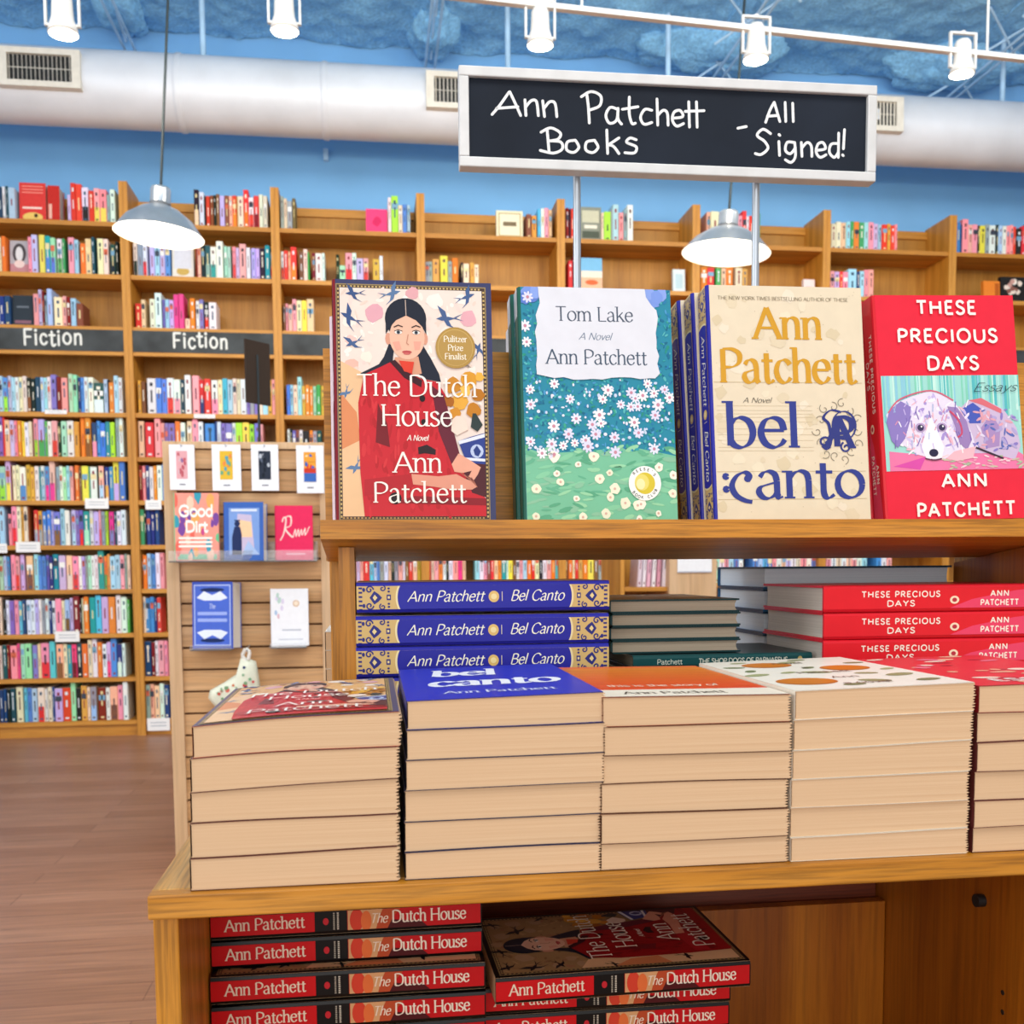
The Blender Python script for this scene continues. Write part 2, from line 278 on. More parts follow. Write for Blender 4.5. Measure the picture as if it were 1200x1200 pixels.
# ---------------------------------------------------------------- lettering: own pen skeletons (cap height .7, x-height .47)
def cr(pts, n=5):
    P = [pts[0]] + list(pts) + [pts[-1]]; out = []
    for i in range(1, len(P) - 2):
        a, b, c, d = P[i - 1:i + 3]
        for k in range(n):
            t = k / n
            out.append(tuple(.5 * (2 * b[j] + (c[j] - a[j]) * t + (2 * a[j] - 5 * b[j] + 4 * c[j] - d[j]) * t * t + (3 * b[j] - a[j] - 3 * c[j] + d[j]) * t ** 3) for j in (0, 1)))
    return out + [pts[-1]]
def ring(cx, cy, rx, ry, n=22): return [(cx + rx * math.cos(2 * math.pi * i / n), cy + ry * math.sin(2 * math.pi * i / n)) for i in range(n + 1)]
def ln(*c): return [(c[i], c[i + 1]) for i in range(0, len(c), 2)]
def sm(*c): return cr(ln(*c))
G = {
 'A': (.66, [ln(.03, 0, .32, .7), ln(.32, .7, .62, 0), ln(.14, .24, .5, .24)], [(.03, 0), (.62, 0)]),
 'B': (.57, [ln(.1, 0, .1, .7), sm(.1, .7, .3, .7, .44, .62, .43, .45, .3, .38, .1, .37), sm(.1, .37, .33, .37, .5, .28, .48, .09, .33, 0, .1, 0)], []),
 'C': (.66, [sm(.6, .56, .5, .67, .36, .71, .16, .62, .06, .35, .16, .08, .36, -.01, .5, .03, .6, .14)], []),
 'D': (.7, [ln(.1, 0, .1, .7), sm(.1, .7, .34, .7, .56, .6, .63, .35, .56, .1, .34, 0, .1, 0)], []),
 'E': (.53, [ln(.1, 0, .1, .7), ln(.1, .7, .46, .7), ln(.1, .36, .4, .36), ln(.1, 0, .48, 0)], []),
 'F': (.5, [ln(.1, 0, .1, .7), ln(.1, .7, .46, .7), ln(.1, .36, .4, .36)], [(.1, 0)]),
 'G': (.7, [sm(.6, .56, .5, .67, .36, .71, .16, .62, .06, .35, .16, .08, .36, -.01, .52, .04, .6, .14), ln(.6, .14, .6, .32, .4, .32)], []),
 'H': (.72, [ln(.1, 0, .1, .7), ln(.61, 0, .61, .7), ln(.1, .36, .61, .36)], [(.1, 0), (.1, .7), (.61, 0), (.61, .7)]),
 'I': (.22, [ln(.11, 0, .11, .7)], [(.11, 0), (.11, .7)]),
 'J': (.4, [sm(.3, .7, .3, .2, .26, .03, .15, -.02, .05, .05)], [(.3, .7)]),
 'K': (.62, [ln(.1, 0, .1, .7), ln(.1, .28, .52, .7), ln(.25, .42, .57, 0)], [(.1, 0), (.1, .7), (.57, 0)]),
 'L': (.5, [ln(.1, 0, .1, .7), ln(.1, 0, .47, 0)], [(.1, .7)]),
 'M': (.84, [ln(.08, 0, .12, .7), ln(.12, .7, .42, .05), ln(.42, .05, .72, .7), ln(.72, .7, .76, 0)], [(.08, 0), (.76, 0)]),
 'N': (.72, [ln(.1, 0, .1, .7), ln(.1, .7, .61, 0), ln(.61, 0, .61, .7)], [(.1, 0), (.61, .7)]),
 'O': (.76, [ring(.38, .35, .32, .36)], []),
 'P': (.55, [ln(.1, 0, .1, .7), sm(.1, .7, .32, .7, .49, .6, .48, .42, .32, .32, .1, .32)], [(.1, 0)]),
 'Q': (.76, [ring(.38, .35, .32, .36), ln(.42, .15, .68, -.08)], []),
 'R': (.6, [ln(.1, 0, .1, .7), sm(.1, .7, .32, .7, .48, .61, .47, .44, .32, .35, .1, .35), ln(.28, .35, .55, 0)], [(.1, 0), (.55, 0)]),
 'S': (.5, [sm(.43, .58, .36, .67, .25, .71, .11, .66, .07, .53, .15, .42, .32, .33, .43, .22, .4, .07, .25, -.01, .1, .04, .04, .14)], []),
 'T': (.6, [ln(.3, 0, .3, .7), ln(.04, .7, .56, .7)], [(.3, 0)]),
 'U': (.7, [sm(.1, .7, .1, .3, .15, .07, .35, -.01, .54, .07, .6, .3, .6, .7)], [(.1, .7), (.6, .7)]),
 'V': (.64, [ln(.04, .7, .32, 0), ln(.32, 0, .6, .7)], [(.04, .7), (.6, .7)]),
 'W': (.92, [ln(.04, .7, .25, 0), ln(.25, 0, .46, .7), ln(.46, .7, .67, 0), ln(.67, 0, .88, .7)], []),
 'X': (.6, [ln(.05, .7, .55, 0), ln(.55, .7, .05, 0)], []),
 'Y': (.6, [ln(.04, .7, .3, .34), ln(.56, .7, .3, .34), ln(.3, .34, .3, 0)], [(.3, 0)]),
 'Z': (.56, [ln(.07, .7, .5, .7), ln(.5, .7, .06, 0), ln(.06, 0, .52, 0)], []),
 'a': (.45, [sm(.07, .37, .13, .45, .22, .475, .31, .42, .34, .3), ln(.34, .3, .34, .05), sm(.34, .06, .37, .0, .43, .02), sm(.34, .28, .2, .24, .08, .19, .05, .1, .11, .01, .2, -.01, .29, .04, .34, .11)], []),
 'b': (.5, [ln(.09, .74, .09, .02), sm(.09, .36, .16, .45, .26, .48, .38, .41, .43, .24, .38, .07, .26, -.01, .15, .02, .09, .1)], [(.06, .74)]),
 'c': (.42, [sm(.38, .38, .32, .45, .23, .48, .11, .42, .05, .24, .11, .06, .23, -.01, .33, .03, .39, .1)], []),
 'd': (.52, [ln(.41, .74, .41, 0), sm(.41, .36, .34, .45, .24, .48, .12, .41, .06, .24, .12, .07, .24, -.01, .34, .03, .41, .12)], [(.38, .74), (.43, 0)]),
 'e': (.45, [ln(.06, .27, .4, .27), sm(.4, .27, .36, .42, .24, .48, .11, .42, .05, .24, .11, .06, .24, -.01, .35, .04, .41, .12)], []),
 'f': (.3, [sm(.32, .68, .25, .74, .17, .7, .14, .58, .14, .3, .14, 0), ln(.03, .47, .28, .47)], [(.14, 0)]),
 'g': (.5, [sm(.41, .36, .34, .45, .24, .48, .12, .41, .06, .25, .12, .09, .24, .02, .34, .06, .41, .14), sm(.41, .47, .41, .1, .41, -.08, .35, -.2, .22, -.23, .08, -.17)], []),
 'h': (.5, [ln(.09, .74, .09, 0), sm(.09, .34, .17, .44, .27, .48, .37, .43, .4, .31), ln(.4, .31, .4, 0)], [(.06, .74), (.09, 0), (.4, 0)]),
 'i': (.21, [ln(.1, .47, .1, 0), ring(.1, .64, .02, .02, 8)], [(.1, 0), (.07, .47)]),
 'j': (.2, [sm(.1, .47, .1, 0, .08, -.17, -.02, -.22), ring(.1, .64, .02, .02, 8)], []),
 'k': (.46, [ln(.09, .74, .09, 0), ln(.1, .19, .37, .47), ln(.2, .29, .42, 0)], [(.06, .74), (.09, 0), (.42, 0)]),
 'l': (.21, [ln(.1, .74, .1, 0)], [(.1, 0), (.07, .74)]),
 'm': (.76, [ln(.09, .47, .09, 0), sm(.09, .34, .16, .44, .25, .48, .35, .42, .38, .3), ln(.38, .3, .38, 0), sm(.38, .34, .45, .44, .54, .48, .64, .42, .67, .3), ln(.67, .3, .67, 0)], [(.06, .47), (.09, 0), (.38, 0), (.67, 0)]),
 'n': (.5, [ln(.09, .47, .09, 0), sm(.09, .34, .17, .44, .27, .48, .37, .43, .4, .31), ln(.4, .31, .4, 0)], [(.06, .47), (.09, 0), (.4, 0)]),
 'o': (.5, [ring(.25, .235, .2, .245)], []),
 'p': (.5, [ln(.09, .47, .09, -.22), sm(.09, .36, .16, .45, .26, .48, .38, .41, .43, .24, .38, .07, .26, -.01, .15, .02, .09, .1)], [(.06, .47), (.09, -.22)]),
 'q': (.5, [ln(.41, .47, .41, -.22), sm(.41, .36, .34, .45, .24, .48, .12, .41, .06, .24, .12, .07, .24, -.01, .34, .03, .41, .12)], []),
 'r': (.34, [ln(.09, .47, .09, 0), sm(.09, .32, .15, .43, .23, .48, .31, .45)], [(.06, .47), (.09, 0)]),
 's': (.38, [sm(.32, .39, .26, .46, .19, .48, .09, .44, .07, .35, .13, .28, .25, .22, .33, .14, .3, .04, .19, -.01, .09, .02, .04, .09)], []),
 't': (.32, [sm(.14, .62, .14, .3, .14, .1, .17, .01, .23, -.01, .31, .05), ln(.02, .46, .29, .46)], []),
 'u': (.5, [sm(.09, .47, .09, .2, .12, .04, .22, -.01, .32, .03, .4, .14), ln(.4, .47, .4, 0)], [(.06, .47), (.37, .47), (.43, 0)]),
 'v': (.44, [ln(.04, .47, .22, 0), ln(.22, 0, .4, .47)], [(.04, .47), (.4, .47)]),
 'w': (.66, [ln(.04, .47, .18, 0), ln(.18, 0, .33, .47), ln(.33, .47, .48, 0), ln(.48, 0, .62, .47)], []),
 'x': (.44, [ln(.04, .47, .4, 0), ln(.4, .47, .04, 0)], []),
 'y': (.44, [ln(.04, .47, .22, .02), sm(.4, .47, .22, .02, .14, -.16, .03, -.21)], [(.04, .47), (.4, .47)]),
 'z': (.42, [ln(.06, .46, .37, .46), ln(.37, .46, .04, .01), ln(.04, .01, .38, .01)], []),
 ' ': (.27, [], []), '-': (.34, [ln(.06, .26, .28, .26)], []), '!': (.22, [ln(.12, .7, .1, .2), ring(.09, .03, .025, .025, 8)], []),
 '.': (.18, [ring(.08, .02, .025, .025, 8)], []), "'": (.16, [ln(.09, .72, .06, .55)], []), ':': (.22, [ring(.1, .03, .035, .035, 8), ring(.1, .38, .035, .035, 8)], []),
 '|': (.2, [ln(.1, .0, .1, .7)], []),
}
def text(d, s, x, y, cap, c, layer=1, w=.09, thin=None, serif=False, slant=0.0, track=0.0, width=None, align='l', round_=False, jit=0.0, rng=None, nib=rad(18), rot=0.0):
    """letters on baseline y; cap = capital height; width fits the line to that length"""
    k = cap / .7; adv = sum(G[ch][0] + track for ch in s) - track; hs = (width / (adv * k)) if width else 1.0
    tot = adv * k * hs; ox = x - (tot / 2 if align == 'c' else tot if align == 'r' else 0); cx = 0.0
    ca, sa = math.cos(rot), math.sin(rot)
    for ch in s:
        a, strokes, ser = G[ch]; dy = rng.uniform(-jit, jit) if rng else 0; sc = 1 + (rng.uniform(-jit, jit) if rng else 0)
        def T(p):
            px = (cx + p[0] * sc + slant * p[1]) * k * hs; py = (p[1] * sc + dy) * k
            return (ox + px * ca - py * sa, y + px * sa + py * ca)
        for st in strokes: d.stroke([T(p) for p in st], w * k, c, layer, None if thin is None else thin * k, nib, round_)
        if serif:
            t = (thin or w * .4) * 1.15
            for p in ser: d.stroke([T((p[0] - .085, p[1])), T((p[0] + .085, p[1]))], t * k, c, layer)
        cx += a + track
SERIF = dict(w=.1, thin=.035, serif=True); SERIFB = dict(w=.13, thin=.035, serif=True)
SANSB = dict(w=.17, track=.1); SCRIPT = dict(w=.1, thin=.035, serif=False, slant=.3, nib=rad(30))
# ---------------------------------------------------------------- setting
b = MB(); b.box((-6, -1.5, -.1), (9, 6.9, 0))
m, n, l, bs = new_mat('reddish_plank_floor')
tc = n.new('ShaderNodeTexCoord'); br = n.new('ShaderNodeTexBrick'); br.inputs['Scale'].default_value = 1; br.inputs['Brick Width'].default_value = 1.1; br.inputs['Row Height'].default_value = .11
br.inputs['Mortar Size'].default_value = .0015; br.inputs['Color1'].default_value = lin('9c6a4c'); br.inputs['Color2'].default_value = lin('ae7c5e'); br.inputs['Mortar'].default_value = lin('7a4e38')
l.new(tc.outputs['Object'], br.inputs['Vector'])
mp = n.new('ShaderNodeMapping'); mp.inputs['Scale'].default_value = (1.6, 34, 1); nz = n.new('ShaderNodeTexNoise'); nz.inputs['Scale'].default_value = 2.2; nz.inputs['Detail'].default_value = 6
l.new(tc.outputs['Object'], mp.inputs['Vector']); l.new(mp.outputs[0], nz.inputs['Vector'])
mr = n.new('ShaderNodeMapRange'); mr.inputs[1].default_value = .3; mr.inputs[2].default_value = .7; mr.inputs[3].default_value = .72; mr.inputs[4].default_value = 1.2; l.new(nz.outputs['Fac'], mr.inputs[0])
vm = n.new('ShaderNodeVectorMath'); vm.operation = 'SCALE'; l.new(br.outputs['Color'], vm.inputs[0]); l.new(mr.outputs[0], vm.inputs['Scale']); l.new(vm.outputs[0], bs.inputs['Base Color'])
bs.inputs['Roughness'].default_value = .4
struct(b, 'floor', m)
b = MB(); b.box((-6, 6.78, 0), (9, 6.9, 4.34)); struct(b, 'wall_back', BLUE)
# sprayed-foam ceiling: a lumpy sheet
rng = random.Random(5)
def vnoise(x, y, k=1):
    h = lambda i, j: ((math.sin(i * 127.1 + j * 311.7 + k * 17.3) * 43758.5453) % 1 + 1) % 1
    i, j = math.floor(x), math.floor(y); fx, fy = x - i, y - j; fx = fx * fx * (3 - 2 * fx); fy = fy * fy * (3 - 2 * fy)
    return (h(i, j) * (1 - fx) + h(i + 1, j) * fx) * (1 - fy) + (h(i, j + 1) * (1 - fx) + h(i + 1, j + 1) * fx) * fy
FOAM = plain('sprayed_blue_foam', '8cc6f0', .9, 0, .1, 55, .012)
b = MB(); rows = []
nx, ny = 420, 60
for j in range(ny + 1):
    y = 5.2 + 1.57 * j / ny
    rows.append([(-3 + 8.4 * i / nx, y, 4.33 - .045 * vnoise((-3 + 8.4 * i / nx) * 5, y * 5) - .02 * vnoise(i * .33, j * .33, 2) - .014 * vnoise(i * .9, j * .9, 4)) for i in range(nx + 1)])
b.grid(rows)
b.face([(-6, -1.5, 4.345), (-6, 6.9, 4.345), (9, 6.9, 4.345), (9, -1.5, 4.345)])
struct(b, 'ceiling', FOAM)

# ceiling joists: foam-lagged bearing end at the wall, open steel webs
for k, (xj, lump, wid) in enumerate(((-1.40, .10, 1.3), (.415, .12, 1.2), (2.225, .14, 3.0), (3.86, .14, 3.0))):
    names = ['steel ceiling joist with pale blue rods, above the slotted vent', 'steel ceiling joist with foam-covered end, left of the chalkboard sign top', 'foam-lumped ceiling joist crossing behind the middle of the chalkboard sign', 'foam-lumped ceiling joist above the right end of the duct']
    t = thing('ceiling_joist', names[k], 'joist', (xj, 6.5, 4.3), 'ceiling joists')
    m_ = MB(); m_.box((-.045, -2.6, -.03), (.045, .27, .03)); m_.build('top_chord', FOAM, t)
    for s_ in (-1, 1):
        m_ = MB(); m_.tube((.03 * s_, -2.6, -.15 - .06 * (k > 1)), (.03 * s_, .27, -.15 - .06 * (k > 1)), .009, 8); m_.build('bottom_chord', BLUEROD, t)
    for q in range(5):
        y0 = .2 - q * .5
        for s in (-1, 1):
            m_ = MB(); m_.tube((.16 * s * (k > 1), y0 - .1, -.15 - .06 * (k > 1)), (-.2 * s * (k > 1), y0 - .35 + .25 * s * (k < 2), -.03), .008, 8); m_.build('web_rod', BLUEROD, t)
    m_ = MB(); rows = []; nu, nv = 40, 44
    for i in range(nu + 1):
        a = math.pi * i / nu; row = []
        for j in range(nv):
            th = 2 * math.pi * j / nv; px, py, pz = math.sin(a) * math.cos(th), math.cos(a), math.sin(a) * math.sin(th)
            f_ = .55 + .55 * vnoise(px * 2.3 + 7 + k, py * 2.3 + pz * 1.7 + 9, k) + .3 * vnoise(px * 6 + k, py * 6 + pz * 5, k + 3) + .12 * vnoise(px * 15, py * 15 + pz * 14, k + 5)
            row.append((lump * wid * px * f_, .02 + .24 * py * f_, -.02 + lump * pz * f_ * .85))
        rows.append(row)
    m_.grid(rows, None, 0, True, True); m_.build('foam_lagging', FOAM, t)

# round duct with vents
DZ, DY, DR = 3.69, 6.2, .198
t = thing('round_air_duct', 'long round white air duct running under the ceiling above bookcases', 'duct', (0, DY, DZ))
m_ = MB(); N = 32
xs = [-3.2, 5.4]
m_.grid([[(x, DR * math.cos(2 * math.pi * i / N), DR * math.sin(2 * math.pi * i / N)) for i in range(N)] for x in xs], None, 0, True, True); m_.build('pipe', DUCTM, t)
for x in (-1.02, -.22, 1.46, 3.05, 4.3):
    m_ = MB(); m_.grid([[(x + dx, r * math.cos(2 * math.pi * i / N), r * math.sin(2 * math.pi * i / N)) for i in range(N)] for dx, r in ((-.02, DR), (-.012, DR + .006), (.012, DR + .006), (.02, DR))], None, 0, True, True); m_.build('seam_band', DUCTM, t)
def duct_vent(x, ang):
    ca, sa = math.cos(ang), math.sin(ang)
    def Q(u, v, h): return (x + u, -(DR + h) * ca + v * sa, (DR + h) * sa + v * ca)
    m_ = MB()
    for (u0, v0, u1, v1) in ((-.21, -.1, .21, -.07), (-.21, .07, .21, .1), (-.21, -.07, -.165, .07), (.165, -.07, .21, .07)):
        c8 = [Q(u0, v0, -.03), Q(u1, v0, -.03), Q(u1, v1, -.03), Q(u0, v1, -.03), Q(u0, v0, .022), Q(u1, v0, .022), Q(u1, v1, .022), Q(u0, v1, .022)]
        for q in ((0, 3, 2, 1), (4, 5, 6, 7), (0, 1, 5, 4), (1, 2, 6, 5), (2, 3, 7, 6), (3, 0, 4, 7)): m_.face([c8[i] for i in q])
    v = m_.build('vent', VENTM, t)
    m_ = MB(); m_.face([Q(-.165, -.07, .003), Q(.165, -.07, .003), Q(.165, .07, .003), Q(-.165, .07, .003)]); m_.build('vent_recess', BLACK, v)
    m_ = MB()
    for i in range(15):
        u = -.155 + i * .0221
        m_.face([Q(u - .003, -.07, .008), Q(u + .003, -.07, .014), Q(u + .003, .07, .014), Q(u - .003, .07, .008)])
    for vv in (0,): m_.face([Q(-.165, vv - .002, .009), Q(.165, vv - .002, .009), Q(.165, vv + .002, .009), Q(-.165, vv + .002, .009)])
    m_.build('vent_slats', VENTM, v)
for x, y in ((48, 103), (543, 128), (1018, 158)):
    p = on_y(x, y, DY - DR); duct_vent(p.x, .02)
for px in (238, 595, 783, 1176):
    p = on_y(px, 60, DY); m_ = MB(); m_.tube((p.x, 0, DR - .01), (p.x, 0, 4.31 - DZ), .016, 8); m_.build('hanger_rod', BLUEROD, t)

# small blue conduit box on the wall
p = on_y(382, 183, 6.78)
tag(box('wall_bracket', (p.x - .015, 6.745, p.z - .035), (p.x + .015, 6.78, p.z + .035), BLUEROD), 'small blue bracket fixed on the blue wall below the duct', 'bracket')

# lighting track and spot heads
A, B_ = Vector((-3.0, 4.33 - .0777 * 3.3, 3.3)), Vector((3.6, 4.33 + .0777 * 3.3, 3.3))
def track_y(x): return 4.3 + .0775 * (x - .33)
t = thing('lighting_track', 'white lighting track running above the chalkboard sign', 'track', (0, track_y(0), 3.3))
d0 = track_y(-3) - track_y(0); d1 = track_y(3.8) - track_y(0)
m_ = MB()
rows = [[(x, y + dy, dz) for dy, dz in ((-.015, -.008), (.015, -.008), (.015, .012), (-.015, .012))] for x, y in ((-3, d0), (3.8, d1))]
m_.grid(rows, None, 0, False, True); m_.build('rail', WHITE, t)
for x in (-1.5, .9, 2.8):
    m_ = MB(); m_.tube((x, track_y(x) - track_y(0), .015), (x, track_y(x) - track_y(0), 1.04), .006, 6); m_.build('hanger_wire', WHITE, t)
spots = ((73, 12, 'white track spotlight above the slotted duct vent, brightest bulb'), (333, 10, 'white track spotlight above the duct, second along the track'),
         (633, 28, 'white track spotlight over the handwritten first name on the sign'), (886, 46, 'white track spotlight over the dash on the chalkboard sign'), (1128, 64, 'white track spotlight beyond the right end of the chalkboard sign'))
spot0 = None
for i, (px, py, lab) in enumerate(spots):
    p = on_y(px, py, 4.4); x = p.x; y = track_y(x)
    p = on_y(px, py, y); drop = 3.3 - p.z
    if spot0 is None:
        spot0 = thing('track_spotlight', lab, 'spotlight', p, 'track spotlights')
        m_ = MB(); m_.lathe([(0, .06), (.028, .06), (.036, .045), (.038, .0), (.04, -.03), (.052, -.065), (.055, -.085), (.049, -.085), (.046, -.06), (.03, -.04)], (0, 0, 0), 24); m_.build('lamp_head', WHITE, spot0)
        m_ = MB(); m_.lathe([(0, -.074), (.047, -.074), (.04, -.062), (0, -.06)], (0, 0, 0), 20); m_.build('bulb', BULB, spot0)
        m_ = MB()
        for s in (-1, 1): m_.box((s * .06 - .004, -.008, -.06), (s * .06 + .004, .008, .095))
        m_.box((-.06, -.008, .087), (.06, .008, .095)); m_.box((-.06, -.008, -.06), (-.04, .008, -.052)); m_.box((.04, -.008, -.06), (.06, .008, -.052)); m_.build('yoke', WHITE, spot0)
        m_ = MB(); m_.tube((0, 0, .09), (0, 0, .30), .011, 8); m_.build('stem', WHITE, spot0); o = spot0
    else:
        o = dup(spot0, lab); o.location = (p.x, y, p.z)
    st = [c for c in o.children if c.name.startswith('stem')][0]
    if i:
        m_ = MB(); m_.tube((0, 0, .09), (0, 0, max(.1, drop - .01)), .011, 8); me = m_.build('tmp', WHITE); st.data = me.data; bpy.data.objects.remove(me)
    else:
        m_ = MB(); m_.tube((0, 0, .09), (0, 0, max(.1, drop - .01)), .011, 8); me = m_.build('tmp', WHITE); st.data = me.data; bpy.data.objects.remove(me); spot0.location = (p.x, y, p.z)
    d = bpy.data.lights.new('spot_beam', 'SPOT'); d.energy = 26; d.color = (1, .9, .72); d.spot_size = rad(165); d.spot_blend = .6; d.shadow_soft_size = .05
    lo = bpy.data.objects.new('spot_beam', d); COL.objects.link(lo); lo.location = (p.x, y, p.z - .1); lo.rotation_euler = (Vector((p.x, y + 1.4, 3.1)) - Vector(lo.location)).to_track_quat('-Z', 'Y').to_euler()

# pendant lamps
pen0 = None
for px0, px1, py, lab in ((133, 239, 276, 'silver dish pendant lamp hanging before the Fiction bookcases'), (801, 900, 297, 'silver dish pendant lamp hanging behind the sign pole above the cream book')):
    Y_ = 4.45 if px0 < 500 else 4.75
    a, c = on_y(px0, py, Y_), on_y(px1, py, Y_); ctr = (a + c) / 2; R_ = (c - a).length / 2
    if pen0 is None:
        pen0 = thing('pendant_lamp', lab, 'pendant lamp', ctr, 'dish pendant lamps'); k = R_
        m_ = MB(); m_.lathe([(k * .22, .135), (k * .24, .115), (k * .45, .1), (k * .75, .06), (k * .95, .012), (k, 0)], (0, 0, 0), 36); m_.build('dish_shade', ALU, pen0)
        m_ = MB(); m_.lathe([(k, 0), (k * .94, .008), (k * .74, .054), (k * .44, .094), (0, .11)], (0, 0, 0), 36); m_.build('shade_lining', SHADEIN, pen0)
        m_ = MB(); m_.lathe([(0, .19), (.036, .19), (.04, .18), (.04, .13), (.044, .125)], (0, 0, 0), 20); m_.build('socket_neck', ALU, pen0)
        m_ = MB(); m_.lathe([(0, .012), (.028, .02), (.04, .045), (.03, .075), (.018, .1)], (0, 0, 0), 18); m_.build('bulb', BULB, pen0)
        m_ = MB(); m_.tube((0, 0, .185), (0, 0, 4.27 - ctr.z), .0055, 8); m_.build('cord', CORD, pen0); o = pen0
    else:
        o = dup(pen0, lab); o.location = ctr; s = R_ / k; o.scale = (s, s, 1)
        cc = [c for c in o.children if c.name.startswith('cord')][0]; m_ = MB(); m_.tube((0, 0, .185), (0, 0, 4.27 - ctr.z), .0055, 8); me = m_.build('tmp', CORD); cc.data = me.data; bpy.data.objects.remove(me)
    if px0 < 500: o.rotation_euler = (0, rad(4), 0)
    d = bpy.data.lights.new('pendant_glow', 'POINT'); d.energy = 3.5; d.color = (1, .92, .76); d.shadow_soft_size = .05
    lo = bpy.data.objects.new('pendant_glow', d); COL.objects.link(lo); lo.location = ctr + Vector((0, 0, -.03))

# ---------------------------------------------------------------- wall bookcases
YF, YB = 6.45, 6.75
PITCHX = .8706; X0 = -1.413
SHELF_Z = {}
UP = {'U1': 3.050, 'U2': 2.748, 'U3': 2.445}
LOW = {'L1': 1.943, 'L2': 1.683, 'L3': 1.424, 'L4': 1.158, 'L5': .893, 'L6': .627, 'L7': .360, 'L8': .096}
HDR_LO, HDR_HI = 2.300, 2.425
TOPZ = 3.282
ords = ['first', 'second', 'third', 'fourth', 'fifth', 'sixth', 'seventh', 'eighth', 'ninth', 'tenth', 'eleventh', 'twelfth', 'thirteenth', 'fourteenth', 'fifteenth', 'sixteenth', 'seventeenth', 'eighteenth', 'nineteenth', 'twentieth', 'twenty-first', 'twenty-second', 'twenty-third', 'twenty-fourth', 'twenty-fifth', 'twenty-sixth', 'twenty-seventh', 'twenty-eighth', 'twenty-ninth', 'thirtieth', 'thirty-first', 'thirty-second', 'thirty-third', 'thirty-fourth', 'thirty-fifth', 'thirty-sixth', 'thirty-seventh', 'thirty-eighth', 'thirty-ninth', 'fortieth']
case_label = ['tall oak wall bookcase under the left Fiction header, reaching past the photo edge', 'tall oak wall bookcase whose Fiction header is partly behind the slatwall stand', 'tall oak wall bookcase, third along, with the bright pink face-out book on its top shelf', 'tall oak wall bookcase, fourth along, with the ivory framed face-out book on top', 'tall oak wall bookcase behind the pole of the chalkboard sign, fifth along', 'tall oak wall bookcase behind the second pendant lamp, sixth along', 'tall oak wall bookcase with leaning pastel books, seventh along the wall', 'tall oak wall bookcase at the far right end of the row']
def draw_header_word(mb, xa, xb):
    if xb - xa < .1: return
for i in range(8):
    xr = X0 + PITCHX * i; xl = xr - PITCHX
    T = .024
    t = thing('wall_bookcase', case_label[i], 'bookcase', (xl, YF, 0), 'wall bookcases')
    loc = lambda x, y, z: (x - xl, y - YF, z)
    for s in (xl + .0005, xr - T - .0005):
        m_ = MB(); m_.box(loc(s, YF - .012, 0), loc(s + T, YB, TOPZ)); m_.build('side_panel', CASEZ, t)
    a, c = xl + T + .001, xr - T - .001
    m_ = MB(); m_.box(loc(a, YB - .012, .0), loc(c, YB, TOPZ - .02)); m_.build('back_panel', CASEB, t)
    m_ = MB(); m_.box(loc(a, YB - .03, TOPZ - .07), loc(c, YB - .012, TOPZ - .02)); m_.build('back_rail', CASEX, t)
    for z in list(UP.values()) + list(LOW.values()):
        m_ = MB(); m_.box(loc(a, YF, z - .026), loc(c, YB - .012, z)); m_.build('shelf', CASEX, t)
    m_ = MB(); m_.box(loc(a, YF + .02, 0), loc(c, YF + .04, .07)); m_.build('base_board', CASEX, t)
    m_ = MB(); m_.box(loc(a, YF - .008, HDR_LO), loc(c, YF + .012, HDR_HI))
    if i in (0, 1):
        place = lambda u, v, h: (u - xl, -.008 - h, v)
        dw = Draw(m_, place, step=.0005, lift0=.0006, mi=1)
        q = on_y(62 if i == 0 else 235, 397 if i == 0 else 402, YF - .008)
        text(dw, 'Fiction', q.x, HDR_LO + .033, .088, 'e4e6e2', 0, w=.1, track=.09, width=.335 if i == 0 else .325, align='c', round_=True, jit=.05, rng=random.Random(i + 3))
    m_.build('header_board', [HEADER, MATTE], t)
    m_ = MB(); m_.box(loc(a, YF - .004, HDR_LO - .022), loc(c, YF + .03, HDR_LO)); m_.build('header_trim', CASEX, t)
    m_ = MB(); m_.box(loc(a, YF - .004, HDR_HI), loc(c, YF + .03, 2.419 + .0)) if False else m_.box(loc(a, YF + .012, HDR_LO), loc(c, YF + .03, 2.419)); m_.build('header_backing', CASEX, t)

# ---------------------------------------------------------------- shelved books
PAL = {'w': ('e6ebf0', 'white'), 'i': ('ece0c6', 'ivory'), 's': ('a6d0ea', 'sky blue'), 'b': ('5388d8', 'mid blue'), 'n': ('243f7c', 'navy'), 'k': ('1b2024', 'black'), 'g': ('97a2a8', 'grey'),
       't': ('2a98a0', 'teal'), 'c': ('58bede', 'bright cyan'), 'm': ('a2dcbc', 'mint'), 'e': ('4fa860', 'green'), 'l': ('a4dc40', 'lime green'), 'y': ('f0dc58', 'yellow'), 'o': ('e8822c', 'orange'), 'a': ('d8a64a', 'golden tan'),
       'r': ('e03a34', 'red'), 'd': ('801c20', 'dark red'), 'p': ('f4a0ac', 'pink'), 'f': ('ee4490', 'hot pink'), 'v': ('7f74c8', 'violet'), 'u': ('c4b4e6', 'lilac'), 'x': ('805638', 'brown'), 'h': ('f0c2a2', 'peach'), 'z': ('255058', 'dark teal')}
import re as _re
rows = []   # (shelf description, shelf z, x start, tokens, default height, bay)
FIC = 'under the left Fiction header'
LB = ['first shelf', 'second shelf', 'third shelf', 'fourth shelf', 'fifth shelf', 'sixth shelf', 'seventh shelf', 'bottom shelf']
